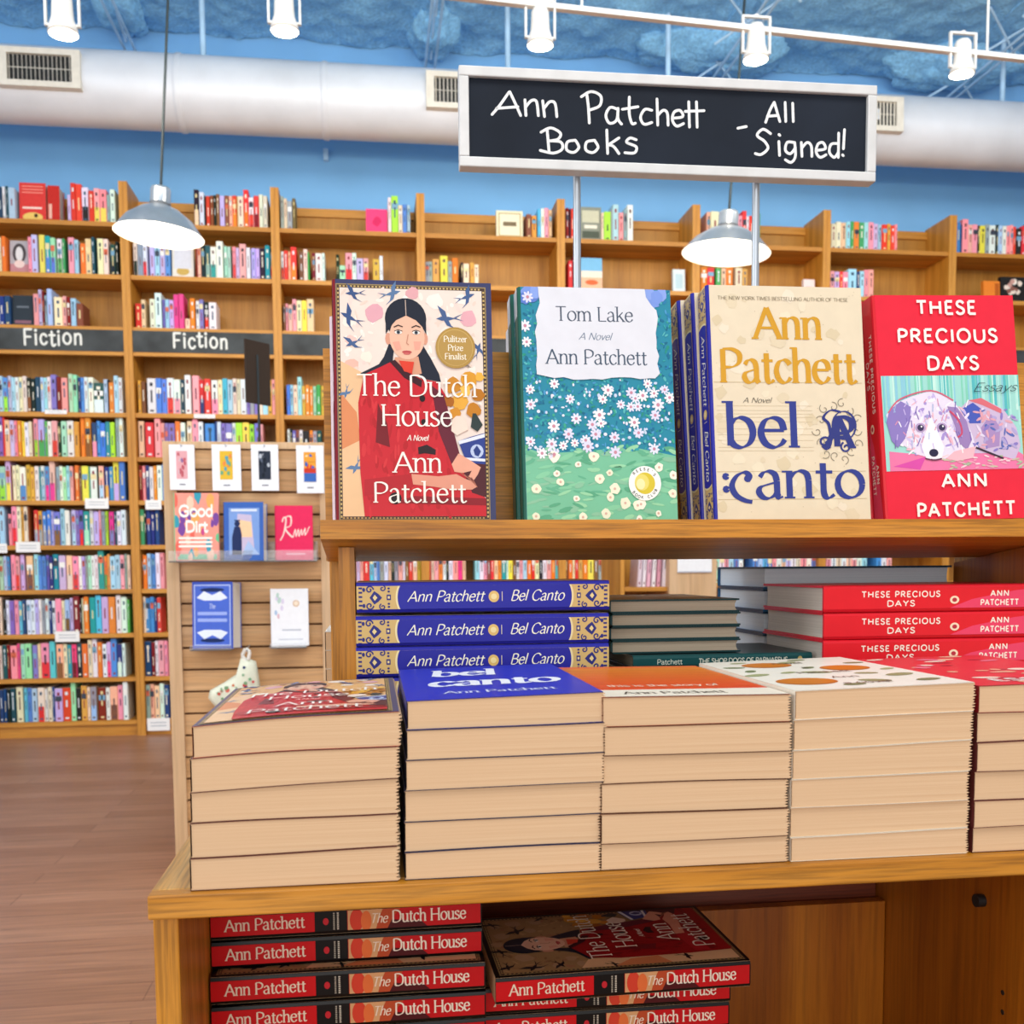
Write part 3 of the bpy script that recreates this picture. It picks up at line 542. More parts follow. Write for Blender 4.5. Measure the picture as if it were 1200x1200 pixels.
LT = ["s5 bl6 u4 s4 w5 i4 i5 kx5 k5 z6 s4 s4 w4 v7^42 d5 p8 _1 m5^41 m5^41 _1 n3 b4 w5 w6 zw12^32 s5 k1 o6^35 s5^40 w5^40",
      "v5^46 r2^46 h6 u5 p4 o5 y3 w5 i4 _2 pl5^41 ue8^41 e3 w5 pr7^40 k4 m7 w8 a6 _2 o5^44 ox7^44 _1 np6 b4 b6 t5 l6 _1 g4^44 w5^44",
      "ml8 uy6^44 x2 i4 i4 wb8 a5 a5 w5 t2 ws5 bf5 hf7^44 _1 g4 w4 m4 s4 p4 _2 o5 x3 y8 t2 w8 k2 hs6 k1 na5 b5 yu7^43 b7^43",
      "s7^45 _4 p4^35 pr6^45 i5^45 a3^45 i5^45 x2^45 _5 rg5 ag5 bg5 bg5 u3 vx8 s5^39 w6^39 _2 us5 v4 vr5 tm7 w5 u6 pr3 g4 l4 _1 fv6 z3 w5 w6",
      "m5 s4 b4 _1 p5 pr5 _1 u5 _2 hx8 _1 s5 b4 b5 v4 n4 t7 u8 _1 hi7 pr7 w4 u4 g3 m4 w4 w4 t7^44 oe4 a3 s6 s6 p5 g3 i4",
      "i3^42 _2 k3 w4 v6 p5 c4 n4 _1 w5 w5 u4 w4 g4 w4 n4 w4 p7 i4 sx6 u4^41 d7^42 k3 i2 o6^41 _1 t7^41 c7^41 u8^41 o8^41 _1 w6^41 w7^41 e3",
      "i4 z5 d3 _1 p8 f4 m5 m8 _1 v6 h4 pr10 c7^41 _1 hx8 i5 t5 fd6 zk6 o7 i5^42 w6^42 o6 w5 uf5 b7^44 nw6 w4",
      "n5 n4 k4 z6 _1 i8 _1 c4 b5 s7 ir8 w4 i5 n3 u9 r10 m6^45 k6 a7 i4 gs7 x2 d9 w5 hx9 p6 w6^44"]
for k in range(8): rows.append((LB[k] + ' under left Fiction header', LOW['L%d' % (k + 1)], -1 if k not in (0,) else -1, LT[k], 38, 0))
BT = ["a4^36 x5^36 _2 w10 b7^39 b6^39 wr8 wp8 z5 w7^43 _2 p8^42 rn6 r7 _1 wp8 i5 c6 s6 i5 i4 w7 v4^24 g5 v4 i6 s6 a5 p5",
      "h7 _1 r10 _1 p7^43 p5 v4 v8 o6 w6 _2 h6 p7^43 w6 _2 b12 n2 w5 v5 v8 w4 l8 y8 l6 v7 p3", "d4 p4 n4 w5 o4 w6 b6", "e5 k3 n5 n5 n5", "x3 o5 s5 b5 w5 p5", "i3 b8 b5 n3 r5", "n8 x4 d4 w4 p7 p4", "g5 n4 h6 h6 w5 n6"]
for k in range(8): rows.append((LB[k] + ' under right Fiction header', LOW['L%d' % (k + 1)], 162 + k * .6, BT[k], 39, 1))
rows.append(('first shelf under third header', LOW['L1'], 336, "b4 s4 i5 s5^42 a4 o5 o4 m4 e5 a5", 34, 2))
rows.append(('second shelf under third header', LOW['L2'], 337, "w3 k3 v4 x4 w4 k8 o4 g5 z5", 32, 2))
rows.append(('fifth shelf glimpsed under the display ledge', LOW['L5'], 415, "p3 u4 p4 r7 c5 s4 b3 g5 w5 h4 k3 g5 p5 w3 x4 r5 h5 a4 y5 x3 r4 i4 p5 o5 w4 k3 w5 p6 f5 h4 _11 s5 w5 p4 x4 r4 h5 o4 t5 w3 y5 x4 w4 p4 s5 o5 r4 i5 k4 w5 p5 o5 c6 s5 x4 o5 i3 r4 a5 o6 y7 x5 g5 w6 n4 _14 d6 r4 i4 e5 w6 p5 u5 s5 w7 h5 s6 w6 r4 b5 w6 i6 p6 w5 h6 a6 m5 w6 p5 s6 b6 w5 _11 b6 s6 c5 b6 p5 w6 h5 u6 w6 i6 p6 w6 b5 w6 s6 p6 w6 i6 w6 h6 p6 w6 s6 _11 b6 w6 p6", 40, 3))
rows += [('top shelf of left bookcase', UP['U1'], -1, "z5 w4 z3 s8 _61 u4^30 r6^41 r7^41 wk8^38 r6 py7^36 py8^36 g4^30 w6^36", 34, 0),
         ('second shelf of left bookcase', UP['U2'], 0, "i3 o5 _26 p4 u7^40 _2 y7^41 tb6^39 mb6^39 _2 we6 e3 _4 p7^38 s5 _2 o6^32 h7^38 z4^39 _3 i7 i6 _2 zk6^34 k4", 38, 0),
         ('shelf above left Fiction header', UP['U3'], -1, "w1 n6 n7 _27 p6^35 u4^39 d3^39 g3 s6^39 _2 i10^31 p5 d4 s7^30 x8^26", 32, 0),
         ('top shelf behind pendant lamp', UP['U1'], 228, "kh6^39 w6^38 k2 r5 x4 k3 x4 u6 x5 h4 ro5 a1 i7 ro6^41 wr6 rd6 i5^36 i5^36", 34, 1),
         ('second shelf below pendant lamp', UP['U2'], 157, "ik5 g6 wr5 _3 u6 s6 u6 b6 _30 d2 h4 k5 zg6 wt7 w8^41 _1 m4 m4 _2 pr4 u4 p8^40 w5 _1 u5 u5 k6 t6^37 kr5", 35, 1),
         ('shelf above right Fiction header', UP['U3'], 159, "r7^27 h5 _5 i6^32 w8^39 _1 v3 s5^31 u5^31 f6^39 f6^39 _1 i6^12 o6^33 _1 w4 v5 _1 kr5 w9^30", 32, 1),
         ('top shelf of third bookcase', UP['U1'], 329, "g4^36 i4 g6^32 x4 _108 w4^41 l8^41 i5^31 b5^31 s4^31", 34, 2),
         ('second shelf of third bookcase', UP['U2'], 329, "wr4 r5 h3 ro7^38 _3 x5 i5^36 e2 _3 d4 w8^30 w3 _13 k4 m7^18 pr8^33 w5 u8^27 pr6^27 _5 a8^28 w4", 32, 2),
         ('lowest upper shelf of third bookcase', UP['U3'], 332, "x3 p3 h5 p5^36 i6^36 y6^36 h8^36", 30, 2),
         ('top shelf of fourth bookcase', UP['U1'], 617, "x6^26 a6^25 _1 c4 w4 p5 h4", 34, 3),
         ('second shelf of fourth bookcase', UP['U2'], 497, "g5^25 g5^25 a8^28 _1 y9^33 g5 o7^31 _3 k3 i7^24 _1 a5 i5^24", 26, 3),
         ('top shelf of fifth bookcase', UP['U1'], 663, "d4^36 k2 r4 _32 i3^33 l8^33 g2 s7^40 p6^34 g4 w7^41", 36, 4),
         ('second shelf of fifth bookcase', UP['U2'], 666, "r5^33 d4^36", 33, 4),
         ('top shelf of sixth bookcase', UP['U1'], 828, "h5^38 i10^38 _8 w6 i8^30 p5 r5^40 w3 r6^34 g4 e3^38", 34, 5),
         ('second shelf of sixth bookcase', UP['U2'], 821, "o8 r8 _2 e6 h6 o8 _3 i8 a6", 30, 5),
         ('top shelf of seventh bookcase', UP['U1'], 974, "i6^31 i6 h6 s5 e4 o6^33 e6^33 s5 p6 u5 s5 r6^30 a4 r5^30 p3", 32, 6),
         ('second shelf of seventh bookcase', UP['U2'], 973, "p5^30 u6 r4 p6 s10^34 n4 s5 p5^33 p6^33", 30, 6),
         ('top shelf of eighth bookcase', UP['U1'], 1121, "b5^38 n2 p7^41 p5 p6 k3 y6^33 g5 w7 k4 s4 w5 p4 p4 r3 k7^33 r4 k6^38 k4", 35, 7)]
def shelf_book(mb, x, y, z, w, h, dep, ctop, cbot, rg, lean=0.0):
    """one upright book, spine toward the room, printed bands on the spine"""
    e = min(.003, w * .2)
    pr = [(0, dep), (0, .004), (e, 0), (w - e, 0), (w, .004), (w, dep)]
    sh = lambda px, pz: (x + px + lean * pz, z + pz)
    lo = []; hi = []
    for px, py in pr:
        a = sh(px, 0); c = sh(px, h); lo.append((a[0], y + py, a[1])); hi.append((c[0], y + py, c[1]))
    for i in range(len(pr)):
        j = (i + 1) % len(pr)
        if i == len(pr) - 1: mb.face([lo[i], lo[j], hi[j], hi[i]], 'e6dcc4'); continue
        if cbot and i == 2:
            k = .45; mid = lambda q, s_: tuple(q[t_] + (s_[t_] - q[t_]) * k for t_ in range(3))
            mb.face([lo[i], lo[j], mid(lo[j], hi[j]), mid(lo[i], hi[i])], cbot); mb.face([mid(lo[i], hi[i]), mid(lo[j], hi[j]), hi[j], hi[i]], ctop)
        else: mb.face([lo[i], lo[j], hi[j], hi[i]], ctop)
    mb.face(hi, 'e2d8c0'); mb.face(lo[::-1], ctop)
    def band(z0, z1, c, m=.15):
        pts = [(e + (w - 2 * e) * q, zz) for q, zz in ((m, z0 * h), (1 - m, z0 * h), (1 - m, z1 * h), (m, z1 * h))]
        mb.face([(sh(px, pz)[0], y - .0006, sh(px, pz)[1]) for px, pz in pts], c)
    lum = sum(int(ctop[i:i + 2], 16) for i in (0, 2, 4)) / 3; ink = rg.choice(['2a2c3c', '6a4a4a', '3c5a74', '8a3040']) if lum > 140 else rg.choice(['f2ecdc', 'e8d8a0', 'dfe6ee'])
    if w > .011:
        a = rg.uniform(.3, .45); band(a, a + rg.uniform(.2, .38), ink, .38)
        if rg.random() < .7: band(.78, .88, ink, .3)
        if rg.random() < .6: band(.06, .11, ink, .25)
        if rg.random() < .35: q = rg.uniform(.55, .7); band(q, q + .16, rg.choice(['e8d9a8', 'd86a50', '7aa8c8', 'f0f0ee', '404858']), 0)
todo = []
for desc, z, x0, toks, hd, bay in rows:
    x = x0; n_ = 0
    for tk in toks.split():
        mt = _re.match(r'([a-z_]+)([\d.]+)(?:\^(\d+))?', tk); cs, wd_, hh = mt.group(1), float(mt.group(2)), mt.group(3)
        if cs == '_': x += wd_; continue
        n_ += 1; h_ = float(hh or hd)
        vis = 12 if 'glimpsed' in desc else h_
        todo.append((wd_ * vis, desc, n_, z, x, wd_, h_, cs, bay)); x += wd_
cut = sorted((q[0] for q in todo), reverse=True)[min(len(todo) - 1, 288)]
mass = MB(); rg = random.Random(21); nb = 0
for area_, desc, n_, z, x, wd_, h_, cs, bay in todo:
    yy = YF + .015 + rg.uniform(0, .02)
    a = on_y(x, 600, yy); c = on_y(x + wd_, 600, yy)
    # the row's own pixel height decides where a leaning column sits
    py = 666 - (z - 1.0) * 1200 / 6.47
    a = on_y(x, py - 15, yy); c = on_y(x + wd_, py - 15, yy)
    xl_, w_ = a.x + .0006, max(.004, c.x - a.x - .0012)
    if x <= 0 and bay == 0: xl_ = a.x
    bl_, br_ = X0 + PITCHX * (bay - 1) + .026, X0 + PITCHX * bay - .026
    if bay < 3 or z > 2:
        xl_ = max(xl_, bl_); w_ = min(w_, br_ - xl_)
        if w_ < .003: continue
    h_m = min(h_ * 6.47 / 1200 * (1 + rg.uniform(-.035, .035)), .232 if z < 2 else .26)
    cols = [PAL[k][0] for k in cs]; jit = lambda c0: ''.join('%02x' % max(0, min(255, int(int(c0[i:i + 2], 16) + rg.uniform(-14, 14)))) for i in (0, 2, 4))
    ct = jit(cols[0]); cb = jit(cols[1]) if len(cols) > 1 else None
    if area_ > cut:
        mb = MB(); shelf_book(mb, 0, 0, 0, w_, h_m, .15, ct, cb, rg); o = mb.build('shelved_book', SPINE, None, 0, (xl_, yy, z + .0005))
        nm = PAL[cs[0]][1] + (' and ' + PAL[cs[1]][1] if len(cs) > 1 else '')
        tag(o, '%s book spine, %s along the %s' % (nm, ords[n_ - 1], desc), 'book', 'books on the ' + desc); nb += 1
    else: shelf_book(mass, xl_, yy, z + .0005, w_, h_m, .15, ct, cb, rg)
tag(mass.build('bookcase_rows_of_spines', SPINE), 'the many thinner book spines filling the wall bookcases', 'books', None, 'stuff')
# face-out books on the wall shelves
def face_book(px0, px1, py_top, py_bot, z, c, label, art=None, dep=.03, yy=6.5):
    a, c1 = on_y(px0, py_bot, yy), on_y(px1, py_bot, yy); w, h = c1.x - a.x, (py_bot - py_top) * yy / 1200
    mb = MB(); mb.box((0, 0, 0), (w, .004, h), c); mb.box((0, dep - .004, 0), (w, dep, h), c); mb.box((0, .004, .0), (.004, dep - .004, h), c)
    if art:
        d = Draw(mb, lambda u, v, hh: (u * w, -hh, v * h), step=.0006, lift0=.0006); art(d)
    t_ = thing('face_out_book', label, 'book', (a.x, yy, z + .0005), 'face-out books in the wall bookcases')
    mb.build('cover', SPINE, t_); m2 = MB(); m2.box((.004, .004, .004), (w - .004, dep - .004, h - .004), 'e6dcc6'); m2.build('page_block', SPINE, t_)
    t_.rotation_euler = (rad(-4), 0, 0); return t_
def art_red(d):
    for v in (.9, .82, .74): d.rect(.1, v, .9, v + .02, 'f2a090', 0)
    d.rect(.12, .33, .85, .38, 'f4d8d0', 0); d.ell(.5, .12, .38, .12, 'e8c46a', 0); d.ell(.62, .16, .07, .05, '40301c', 1)
face_book(23, 54, 214, 256, UP['U1'], 'd83c38', 'red face-out book with yellow oval, on the top shelf of the left bookcase', art_red, .05)
face_book(56, 70, 216, 256, UP['U1'], 'c22a22', 'narrow dark red boxed book beside the red face-out book', lambda d: d.rect(.1, .1, .35, .5, 'e8b8a8', 0), .1)
def art_girl(d):
    d.rect(0, 0, 1, .3, 'c08890', 0); d.ell(.5, .62, .36, .3, '4a4448', 1); d.ell(.5, .6, .2, .22, 'dcdde0', 2); d.ell(.5, .3, .28, .12, 'e8d0cc', 2)
face_book(12, 34, 281, 317, UP['U2'], 'b4b2ba', 'face-out book with grey dark-haired portrait, second shelf of left bookcase', art_girl)
def art_dark(d): d.rect(.1, .1, .9, .2, '8a6070', 0); d.rect(.2, .6, .8, .66, '6a7480', 0)
face_book(15, 39, 343, 377, UP['U3'], '2c3640', 'dark slate face-out book beside navy spines above the left Fiction header', art_dark)
def art_pale(d): d.ell(.5, .22, .3, .12, 'c8a85a', 0); d.rect(.1, .3, .9, .95, 'd6d8e4', 0)
face_book(202, 227, 287, 324, UP['U2'], 'e4dfd6', 'pale face-out book with gold oval, behind the left pendant lamp rim', art_pale)
face_book(429, 454, 241, 269, UP['U1'], 'f0447e', 'bright pink square face-out book on the third bookcase top shelf', lambda d: d.blob(.5, .5, .25, 'd42a62', 0))
def art_ivory(d): d.rect(.08, .08, .92, .92, 'b8a878', 0); d.rect(.12, .12, .88, .88, 'efe8cc', 1); d.rect(.25, .45, .75, .6, '7a6a50', 2)
face_book(582, 613, 244, 276, UP['U1'], 'efe6c6', 'ivory framed face-out book on the fourth bookcase top shelf', art_ivory)
def art_greyy(d):
    d.rect(.1, .55, .9, .9, 'c8c8b0', 0); d.rect(.1, .1, .9, .3, '50584c', 0); d.rect(.2, .38, .8, .48, 'e8e4d4', 0)
face_book(680, 705, 241, 281, UP['U1'], '8a9084', 'grey-green face-out book just behind the sign pole, top shelf', art_greyy)
def art_sky(d): d.rect(0, 0, 1, .4, 'e8b898', 0); d.rect(0, .4, 1, .6, 'f0e0d0', 0); d.ell(.5, .25, .3, .08, 'd8683c', 1)
face_book(681, 706, 298, 336, UP['U2'], '7ab8e0', 'sky and sunset face-out book behind the sign pole, second shelf', art_sky)
face_book(789, 803, 310, 338, UP['U2'], 'd8e6ec', 'narrow white face-out book leaning at the fifth bookcase post', lambda d: d.rect(.2, .2, .8, .8, 'b8d4e0', 0))
face_book(942, 955, 319, 340, UP['U2'], 'f2dede', 'small pale pink leaning book near the seventh bookcase post', lambda d: d.rect(.2, .2, .8, .6, 'e8c0c4', 0))
face_book(1153, 1172, 321, 347, UP['U2'], 'e8842c', 'orange book slanting beside the dark flowered book, eighth bookcase', lambda d: d.rect(.7, .1, .95, .9, 'b85c18', 0))
def art_flower(d):
    r_ = random.Random(3)
    for _ in range(14): d.blob(r_.uniform(.2, .8), r_.uniform(.35, .85), .12, r_.choice(['e8d8cc', 'c89a90', 'f2ece4', '8a5a50']), 0, rng=r_)
face_book(1173, 1203, 316, 348, UP['U2'], '1e1c1c', 'black face-out book with pale flowers at the photo edge, eighth bookcase', art_flower)
# white shelf-talker cards
for px0, px1, pya, pyb, lab in ((-3, 8, 637, 648, 'white shelf card cut by the photo edge, fourth shelf'), (18, 47, 635, 647, 'white shelf card on the fourth shelf of the left bookcase'), (99, 127, 584, 596, 'white shelf card on the third shelf of left bookcase'),
                           (52, 78, 480, 485, 'thin white shelf strip on the first shelf under the left Fiction header'), (64, 93, 740, 752, 'white shelf card on the sixth shelf of left bookcase'), (170, 189, 586, 597, 'white shelf card beside the slatwall stand, third shelf'),
                           (172, 199, 842, 856, 'white shelf card on the bottom shelf beside the slatwall stand'), (227, 252, 485, 490, 'thin white shelf strip on the first shelf under the right Fiction header')):
    a, c = on_y(px0, pya, YF - .01), on_y(px1, pyb, YF - .01)
    mb = MB(); mb.box((a.x, YF - .0045, c.z), (c.x, YF - .0015, a.z), 'f0f0f2')
    d = Draw(mb, lambda u, v, h: (a.x + (c.x - a.x) * u, YF - .0045 - h, c.z + (a.z - c.z) * v), step=.0004, lift0=.0004)
    for q in (.35, .6): d.rect(.15, q, .85, q + .08, 'b4bcc6', 0)
    tag(mb.build('shelf_card', MATTE), lab, 'shelf card', 'white cards on the shelf edges')
# ---------------------------------------------------------------- cover art (drawn in photo-crop units, y upward)
def swallow(d, x, y, s, c, layer, flip=1, rot=0.0):
    def T(px, py):
        px *= flip; return (x + s * (px * math.cos(rot) - py * math.sin(rot)), y + s * (px * math.sin(rot) + py * math.cos(rot)))
    d.poly([T(-.5, .05), T(-.2, .14), T(.2, .1), T(.55, -.02), T(.2, -.1), T(-.2, -.08)], c, layer)
    d.poly([T(-.15, .1), T(.1, .12), T(.05, .4), T(-.35, .75), T(-.25, .4)], c, layer)
    d.poly([T(-.1, -.05), T(.15, -.05), T(.3, -.4), T(.65, -.65), T(.05, -.35)], c, layer)
    d.poly([T(.45, .03), T(1.0, .2), T(.6, .0)], c, layer); d.poly([T(.45, -.03), T(1.0, -.2), T(.6, .0)], c, layer)
def fit(x0, x1, yb, yt, W, H, off=0.0): return lambda x, y: (off + (x - x0) / (x1 - x0) * W, y / (yb - yt) * H)
def art_portrait(d, seal=True, warm=False, dark=False):
    B = 1120; P = lambda *c: [(c[i], B - c[i + 1]) for i in range(0, len(c), 2)]
    R_ = random.Random(11)
    d.rect(80, 0, 797, 1055, '120c0e' if dark else '3b3f66', 0); d.rect(96, 16, 772, 1036, '9a845a', 1); d.rect(101, 21, 767, 1031, '4a3a34', 2)
    for k in range(56):
        y = 28 + k * 17.8
        d.rect(757, y, 765, y + 9, 'c8ac70', 3); d.rect(103, y, 110, y + 9, 'c8ac70', 3)
    for k in range(40): d.rect(112 + k * 16, 23, 121 + k * 16, 30, 'b08a58', 3); d.rect(112 + k * 16, 1021, 121 + k * 16, 1028, 'c8ac70', 3)
    d.rect(113, 33, 753, 1018, 'a5855c' if dark else 'e2b078' if warm else 'ead9cf', 3); L = 4
    for _ in range(150): d.ell(R_.uniform(125, 745), R_.uniform(450, 1005), R_.uniform(8, 26), R_.uniform(4, 11), R_.choice(['8e6c48', 'b89468', '9c7a54', 'a8785a'] if dark else ['d8925c', 'e8c078', 'c87850', 'ecc890'] if warm else ['f1e6dc', 'e4cfc2', 'ecd4cc', 'f4ece4']), 3.5, 7, R_.random() * 3)
    d.poly(P(113, 420, 210, 470, 205, 800, 215, 1087, 113, 1087), 'e6bd92', L); d.poly(P(113, 560, 180, 640, 195, 760, 113, 800), 'd98a5c', L)
    for x, y, r, c in ((265, 210, 46, 'dfa6b2'), (690, 225, 42, 'e2aab4'), (440, 120, 32, 'dca4aa'), (160, 440, 34, 'e6b8a8'), (150, 250, 30, 'f2e8de'), (590, 290, 30, 'f0e4da'), (230, 400, 28, 'f2e6d8'), (540, 150, 40, 'f2e8e0'), (700, 330, 36, 'efe0d4'), (660, 140, 26, 'f2e8e2'), (150, 640, 30, 'eccaa8'), (160, 330, 26, 'eac4bc')):
        d.blob(x, B - y, r, 'b09070' if dark else c, L, 11, .3, 1.1, R_)
    for x, y, s, f, ro in ((170, 128, 50, 1, .1), (352, 122, 56, -1, .2), (150, 230, 62, 1, -.4), (585, 228, 66, 1, .1), (690, 128, 54, -1, .3), (165, 345, 48, 1, .5), (735, 355, 44, -1, 1.2), (172, 880, 46, 1, 1.2), (135, 560, 36, 1, 1.4)):
        swallow(d, x, B - y, s * 1.25, '1c1a20' if dark else R_.choice(['47608e', '3c5484', '5c7aa2']), L + 1, f, ro)
    H_ = '1d2333'; S_ = 'e8b9a0'
    d.poly(P(330, 340, 305, 400, 282, 432, 200, 472, 205, 480, 340, 452, 352, 360), H_, L + 2); d.poly(P(478, 340, 515, 400, 552, 470, 560, 505, 470, 490, 440, 420), H_, L + 2)
    d.ell(406, B - 232, 93, 90, H_, L + 2, 26); d.poly(P(355, 400, 460, 395, 474, 470, 400, 480, 345, 440), 'd69c80', L + 2)
    d.ell(326, B - 320, 13, 26, 'd89a82', L + 2, 12); d.ell(492, B - 318, 12, 26, 'd89a82', L + 2, 12)
    d.ell(411, B - 312, 79, 97, S_, L + 3, 26); d.poly(P(345, 335, 375, 330, 385, 365, 362, 372), 'e6a592', L + 4); d.poly(P(440, 330, 474, 330, 466, 366, 444, 368), 'e6a592', L + 4)
    d.poly(P(316, 300, 316, 235, 340, 180, 405, 148, 470, 180, 497, 235, 498, 300, 482, 268, 452, 238, 408, 218, 362, 240, 334, 272), H_, L + 4)
    d.stroke(P(406, 150, 408, 218), 4, 'b8a49a', L + 5)
    for x in (372, 452):
        d.ell(x, B - 292, 17, 8, 'f2eae4', L + 5, 12); d.ell(x, B - 292, 8, 8, '4c5a66', L + 6, 10); d.ell(x, B - 292, 4, 4, '14161c', L + 7, 8)
        d.stroke(P(x - 20, 270, x, 261, x + 20, 268), 5, '3a2a2a', L + 5); d.stroke(P(x - 18, 287, x, 281, x + 18, 287), 3, '3a2a2a', L + 6)
    d.stroke(P(416, 300, 408, 338, 418, 346), 4, 'c48a74', L + 5); d.ell(409, B - 377, 22, 6.5, 'b84a4e', L + 5, 12); d.ell(409, B - 384, 16, 5, 'c86462', L + 5, 12)
    C1, C2 = ('9c101a' if dark else 'c4202e'), '8c1826'
    d.poly(P(355, 412, 298, 440, 215, 478, 188, 600, 192, 900, 208, 1087, 753, 1087, 753, 1010, 700, 965, 655, 880, 600, 700, 578, 560, 545, 505, 470, 492, 400, 455), C1, L + 5)
    for _ in range(130):
        x, y = R_.uniform(205, 590), R_.uniform(500, 1075)
        if y > 520 + abs(x - 420) * .3: d.ell(x, B - y, R_.uniform(5, 12), R_.uniform(14, 36), R_.choice(['8c0e18', 'a8141e', '7c0c14', '98121c'] if dark else ['bb1c2a', 'cc2834', 'b21824', 'd03038']), L + 5.5, 8, R_.uniform(-.4, .4))
    d.poly(P(355, 412, 330, 420, 395, 490, 470, 530, 475, 500, 400, 460), '3c1420', L + 6); d.poly(P(372, 415, 440, 420, 430, 470, 395, 462), 'd8402e', L + 7)
    d.poly(P(515, 520, 570, 560, 605, 690, 640, 830, 600, 862, 545, 720), '641c30', L + 6); d.poly(P(275, 600, 315, 690, 325, 790, 262, 770), '741420', L + 6)
    d.poly(P(410, 905, 210, 930, 208, 1000, 430, 960), 'b01c28', L + 6); d.poly(P(430, 1000, 753, 1010, 753, 1040, 330, 1030), '8a1624', L + 6)
    for x, y, rx, ry in ((474, 578, 13, 15), (478, 680, 12, 13), (345, 1010, 28, 26)): d.ell(x, B - y, rx, ry, '1e1218', L + 7, 12)
    d.poly(P(450, 790, 490, 778, 530, 800, 528, 822, 480, 815, 452, 820), '2a141c', L + 7)
    d.poly(P(640, 862, 753, 850, 753, 1005, 690, 985, 655, 900), '4c1a24', L + 6)
    Hn = 'dc9680'
    d.poly(P(418, 905, 540, 915, 620, 905, 660, 925, 690, 935, 712, 960, 690, 972, 600, 972, 520, 960, 425, 950), Hn, L + 7)
    d.poly(P(600, 862, 632, 815, 690, 848, 732, 875, 718, 905, 700, 930, 676, 915, 690, 890, 650, 900, 612, 895), 'e4a48c', L + 8)
    for k in range(4): d.stroke(P(640 + k * 16, 900 + k * 6, 690 + k * 8, 935 + k * 9), 3, 'b06a58', L + 9)
    for x, y, r, c in ((615, 520, 42, 'c8862a'), (690, 495, 44, 'd8982f'), (725, 560, 38, 'b8741e'), (645, 590, 44, 'e0a640'), (705, 625, 40, 'c07c22'), (590, 590, 30, 'a8621a'), (670, 540, 30, 'f0c05a'), (735, 480, 24, 'e8b044'), (620, 640, 30, 'cf8c2c')):
        d.blob(x, B - y, r, c, L + 6, 12, .35, 1.0, R_)
    d.blob(640, B - 690, 50, 'ecd6c8', L + 7, 10, .3, 1.0, R_); d.poly(P(700, 640, 715, 640, 745, 690, 720, 720, 690, 700), '2c3a3a', L + 7)
    d.poly(P(632, 762, 690, 742, 753, 725, 753, 862, 668, 855), '2c3f8c', L + 7); d.poly(P(632, 762, 753, 728, 753, 744, 636, 776), 'dfe4f2', L + 8); d.ell(716, B - 805, 30, 30, 'b8c6e8', L + 8, 14)
    d.poly(P(700, 800, 716, 780, 734, 806, 722, 828, 706, 822), '263a80', L + 9); d.poly(P(650, 832, 753, 838, 753, 850, 660, 845), 'dfe4f2', L + 8)
    if seal:
        d.ell(628, B - 355, 90, 90, 'b08c48', L + 9, 40); d.ell(628, B - 355, 81, 81, 'c8a662', L + 10, 40); d.ell(628, B - 355, 77, 77, 'b3904e', L + 11, 40)
        for s, y in (('Pulitzer', 330), ('Prize', 368), ('Finalist', 406)): text(d, s, 628, B - y, 25, 'f6eedc', L + 12, w=.11, thin=.05, serif=True, align='c')
    for s, x, y, wd_, cap in (('The Dutch', 451, 568, 545, 88), ('House', 448, 697, 322, 88), ('Ann', 449, 898, 218, 86), ('Patchett', 455, 1027, 420, 84)):
        text(d, s, x, B - y, cap, 'f4eee6', L + 13, width=wd_, align='c', w=.085, thin=.032, serif=True)
    text(d, 'A Novel', 449, B - 762, 24, 'f4eee6', L + 13, w=.1, thin=.05, slant=.25, width=96, align='c')
def daisy(d, x, y, r, c, cc, layer, rg):
    n = 8; a0 = rg.random() * 6
    for k in range(n):
        a = a0 + 2 * math.pi * k / n; d.ell(x + r * .6 * math.cos(a), y + r * .6 * math.sin(a), r * .42, r * .22, c, layer, 7, a)
    d.ell(x, y, r * .28, r * .28, cc, layer + 1, 8)
